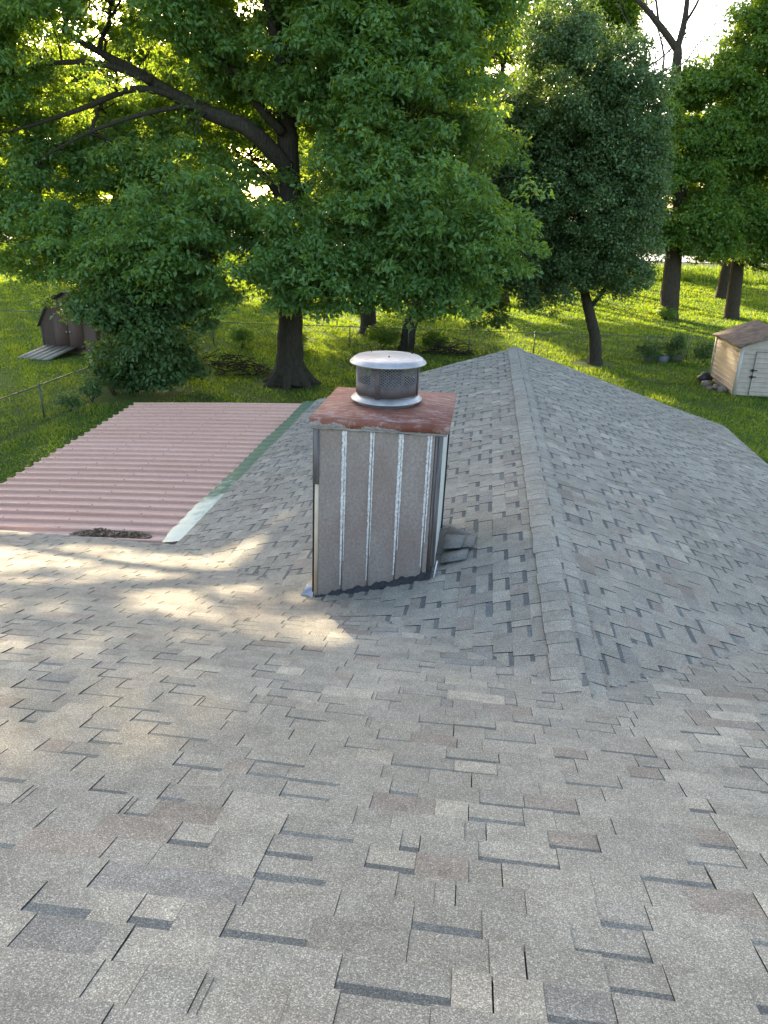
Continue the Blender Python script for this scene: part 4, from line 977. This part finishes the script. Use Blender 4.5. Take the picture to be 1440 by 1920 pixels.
for i, (x, y, s, lab) in enumerate([(10.25, 35.1, .26, 'dark brown rock next to the black bag'), (10.5, 34.5, .2, 'small tan rock halfway along the beige shed wall'), (10.62, 33.9, .24, 'pale flat rock against the beige shed wall'), (10.15, 34.3, .15, 'smallest rock farthest out from the beige shed')]):
    rock('rock', (x, y, s * .4), (s, s * .8, s * .6), M['rock'], lab, 'rock', 20 + i, 'rocks beside the beige shed')

# shrubs, brush heaps and weeds along the fences
def shrub(label, x, y, h, w, n, seed, leaf='leaf_elm', L=.12, name='shrub', cat='shrub', per=60):
    tree(name, label, (x, y, 0), [([(x, y, -.05), (x + .05, y, h * .4), (x - .04, y, h * .8)], [.03, .022, .01]), ([(x, y, 0), (x + .3 * w, y, h * .7)], [.02, .008]), ([(x, y, 0), (x - .3 * w, y - .1, h * .75)], [.02, .008])],
         [(x, y, h * .55, w * .5, w * .45, h * .5)], n, per, L, M[leaf], M['bark_brown'], .25, seed, -.7, 2, .9, .1, twig=.5, twig_r=.01, cat=cat)
shrub('thin leafy shrub by the left end of the back fence', -12.9, 39.3, 1.1, 1.4, 40, 401, 'leaf_oak')
shrub('green shrub growing between the oak trunk and the back fence', -9.9, 38.6, 1.5, 1.4, 50, 402, 'leaf_oak')
shrub('yellow-green bush behind the round chimney lid', -5.4, 40.9, 1.3, 1.9, 70, 403)
shrub('leafy bush in the fence right of the leaning tree', -2.6, 40.9, 1.1, 1.4, 50, 404)
shrub('spindly weed shrub on the fence left of the beige shed', 10.2, 41.2, 1.5, 1.2, 34, 405, 'leaf_bush')
shrub('low weed clump by the junk heap on the back fence', 8.7, 41.0, 1.1, 1.3, 36, 406, 'leaf_bush')
shrub('small weed shrub right of the junk heap', 11.6, 41.0, 1.1, 1.0, 30, 407, 'leaf_bush')
shrub('sprouts at the foot of the thick elm trunk', 13.9, 60.8, .9, 1.6, 40, 408)
for i, (x, y) in enumerate([(-14.3, 25.6), (-14.4, 24.2), (-14.2, 27.0), (-14.9, 28.4)]):
    shrub(['weed clump by the second post of the left fence', 'sparse weeds at the foot of the left fence', 'tall weeds where the left fence meets the bushy oak', 'weeds on the far side of the left fence'][i], x, y, [.9, .6, 1.2, 1.0][i], [.9, .8, 1.1, 1.2][i], [26, 16, 36, 30][i], 420 + i, 'leaf_bush', .11, 'weed_clump', 'weeds', 40)

def brush(label, x, y, rx, ry, h, n, seed):
    r = np.random.default_rng(seed); mb = MB()
    for i in range(n):
        a = r.random() * 6.28; q = np.sqrt(r.random()); p = np.array([x + rx * q * math.cos(a), y + ry * q * math.sin(a), h * (1 - q * q) * r.random() + .02])
        d = r.standard_normal(3); d[2] *= .35; d /= np.linalg.norm(d); L = .3 + .7 * r.random()
        e = p + d * L; e[2] = max(.02, e[2]); s = p - d * L * .3; s[2] = max(.02, s[2])
        mb.tube([s, (s + e) / 2 + .06 * r.standard_normal(3), e], [.02, .015, .006], 4, False)
    return tag(mb.build('brush_pile', M['bark'], smooth=True), label, 'brush pile')
brush('dark heap of cut branches against the back fence right of the leaning tree', -1.7, 40.2, 1.3, .5, .9, 150, 1)
brush('long dark heap of logs and branches behind the bushy oak', -11.6, 32.5, 2.4, 1.1, .9, 260, 2)
M['junk'] = mat_simple('grey blue junk', (.09, .10, .115), (.17, .18, .20), 3, .7)
jk = empty('junk_heap', (9.3, 41.2, 0), 'grey tubs and boards dumped in the weeds on the back fence', 'junk')
mb = MB(); mb.lathe([(.22, 0), (.3, .5), (.32, .5), (.28, .05)], (8.8, 41.1, 0), 16); mb.build('tub', M['junk'], jk)
mb = MB(); mb.lathe([(.28, 0), (.36, .36), (.38, .36), (.3, .04)], (9.5, 41.0, 0), 16); mb.build('tub', M['junk'], jk)
mb = MB(); mb.box((-.5, -.02, 0), (.5, .02, .45), Matrix.Translation((10.1, 41.2, .02)) @ Matrix.Rotation(R(18), 4, 'X')); mb.build('board', M['plank'], jk)

# ---------------------------------------------------------------- the neighbours' house beyond the road
M['brick_red'] = mat_simple('red brown brick', (.20, .115, .085), (.30, .19, .14), 7, .9)
M['stucco'] = mat_simple('pale wall', (.55, .52, .48), (.66, .63, .6), 4, .9)
M['glass'] = mat_simple('dark window glass', (.02, .025, .03), (.04, .045, .05), 2, .1, spec=.8)
nb = empty('house', (30, 134, 4), 'distant red brick house with a pale gable beyond the road', 'house')
zg = float(ground_z(130)) - .2
mb = MB(); mb.box((18, 130, zg), (46, 140, zg + 3.2)); mb.build('wall', M['brick_red'], nb)
mb = MB(); mb.box((24, 129.3, zg), (31, 129.95, zg + 3.2)); mb.add([(24, 129.3, zg + 3.2), (31, 129.3, zg + 3.2), (27.5, 129.3, zg + 5.4)], [], [(0, 1, 2)]); mb.build('gable', M['stucco'], nb)
mb = MB(); mb.hexa([(17, 129, zg + 3.1), (47, 129, zg + 3.1), (47, 135, zg + 5.8), (17, 135, zg + 5.8), (17, 129, zg + 3.25), (47, 129, zg + 3.25), (47, 135, zg + 6), (17, 135, zg + 6)])
mb.hexa([(17, 141, zg + 3.1), (47, 141, zg + 3.1), (47, 135.01, zg + 5.8), (17, 135.01, zg + 5.8), (17, 141, zg + 3.25), (47, 141, zg + 3.25), (47, 135.01, zg + 6), (17, 135.01, zg + 6)]); mb.build('roof', M['shed_roof_dark'], nb)
for x in (20, 26.5, 33, 38, 42):
    yy = 129.2 if 24 < x < 31 else 129.9
    mb = MB(); mb.box((x, yy, zg + 1), (x + 1.6, yy + .08, zg + 2.4)); w_ = mb.build('window', M['glass'], nb)
    mb = MB(); mb.box((x - .1, yy - .03, zg + .9), (x + 1.7, yy - .002, zg + 1.0)); mb.box((x - .1, yy - .03, zg + 2.4), (x + 1.7, yy - .002, zg + 2.5)); mb.build('frame', M['fascia'], w_)
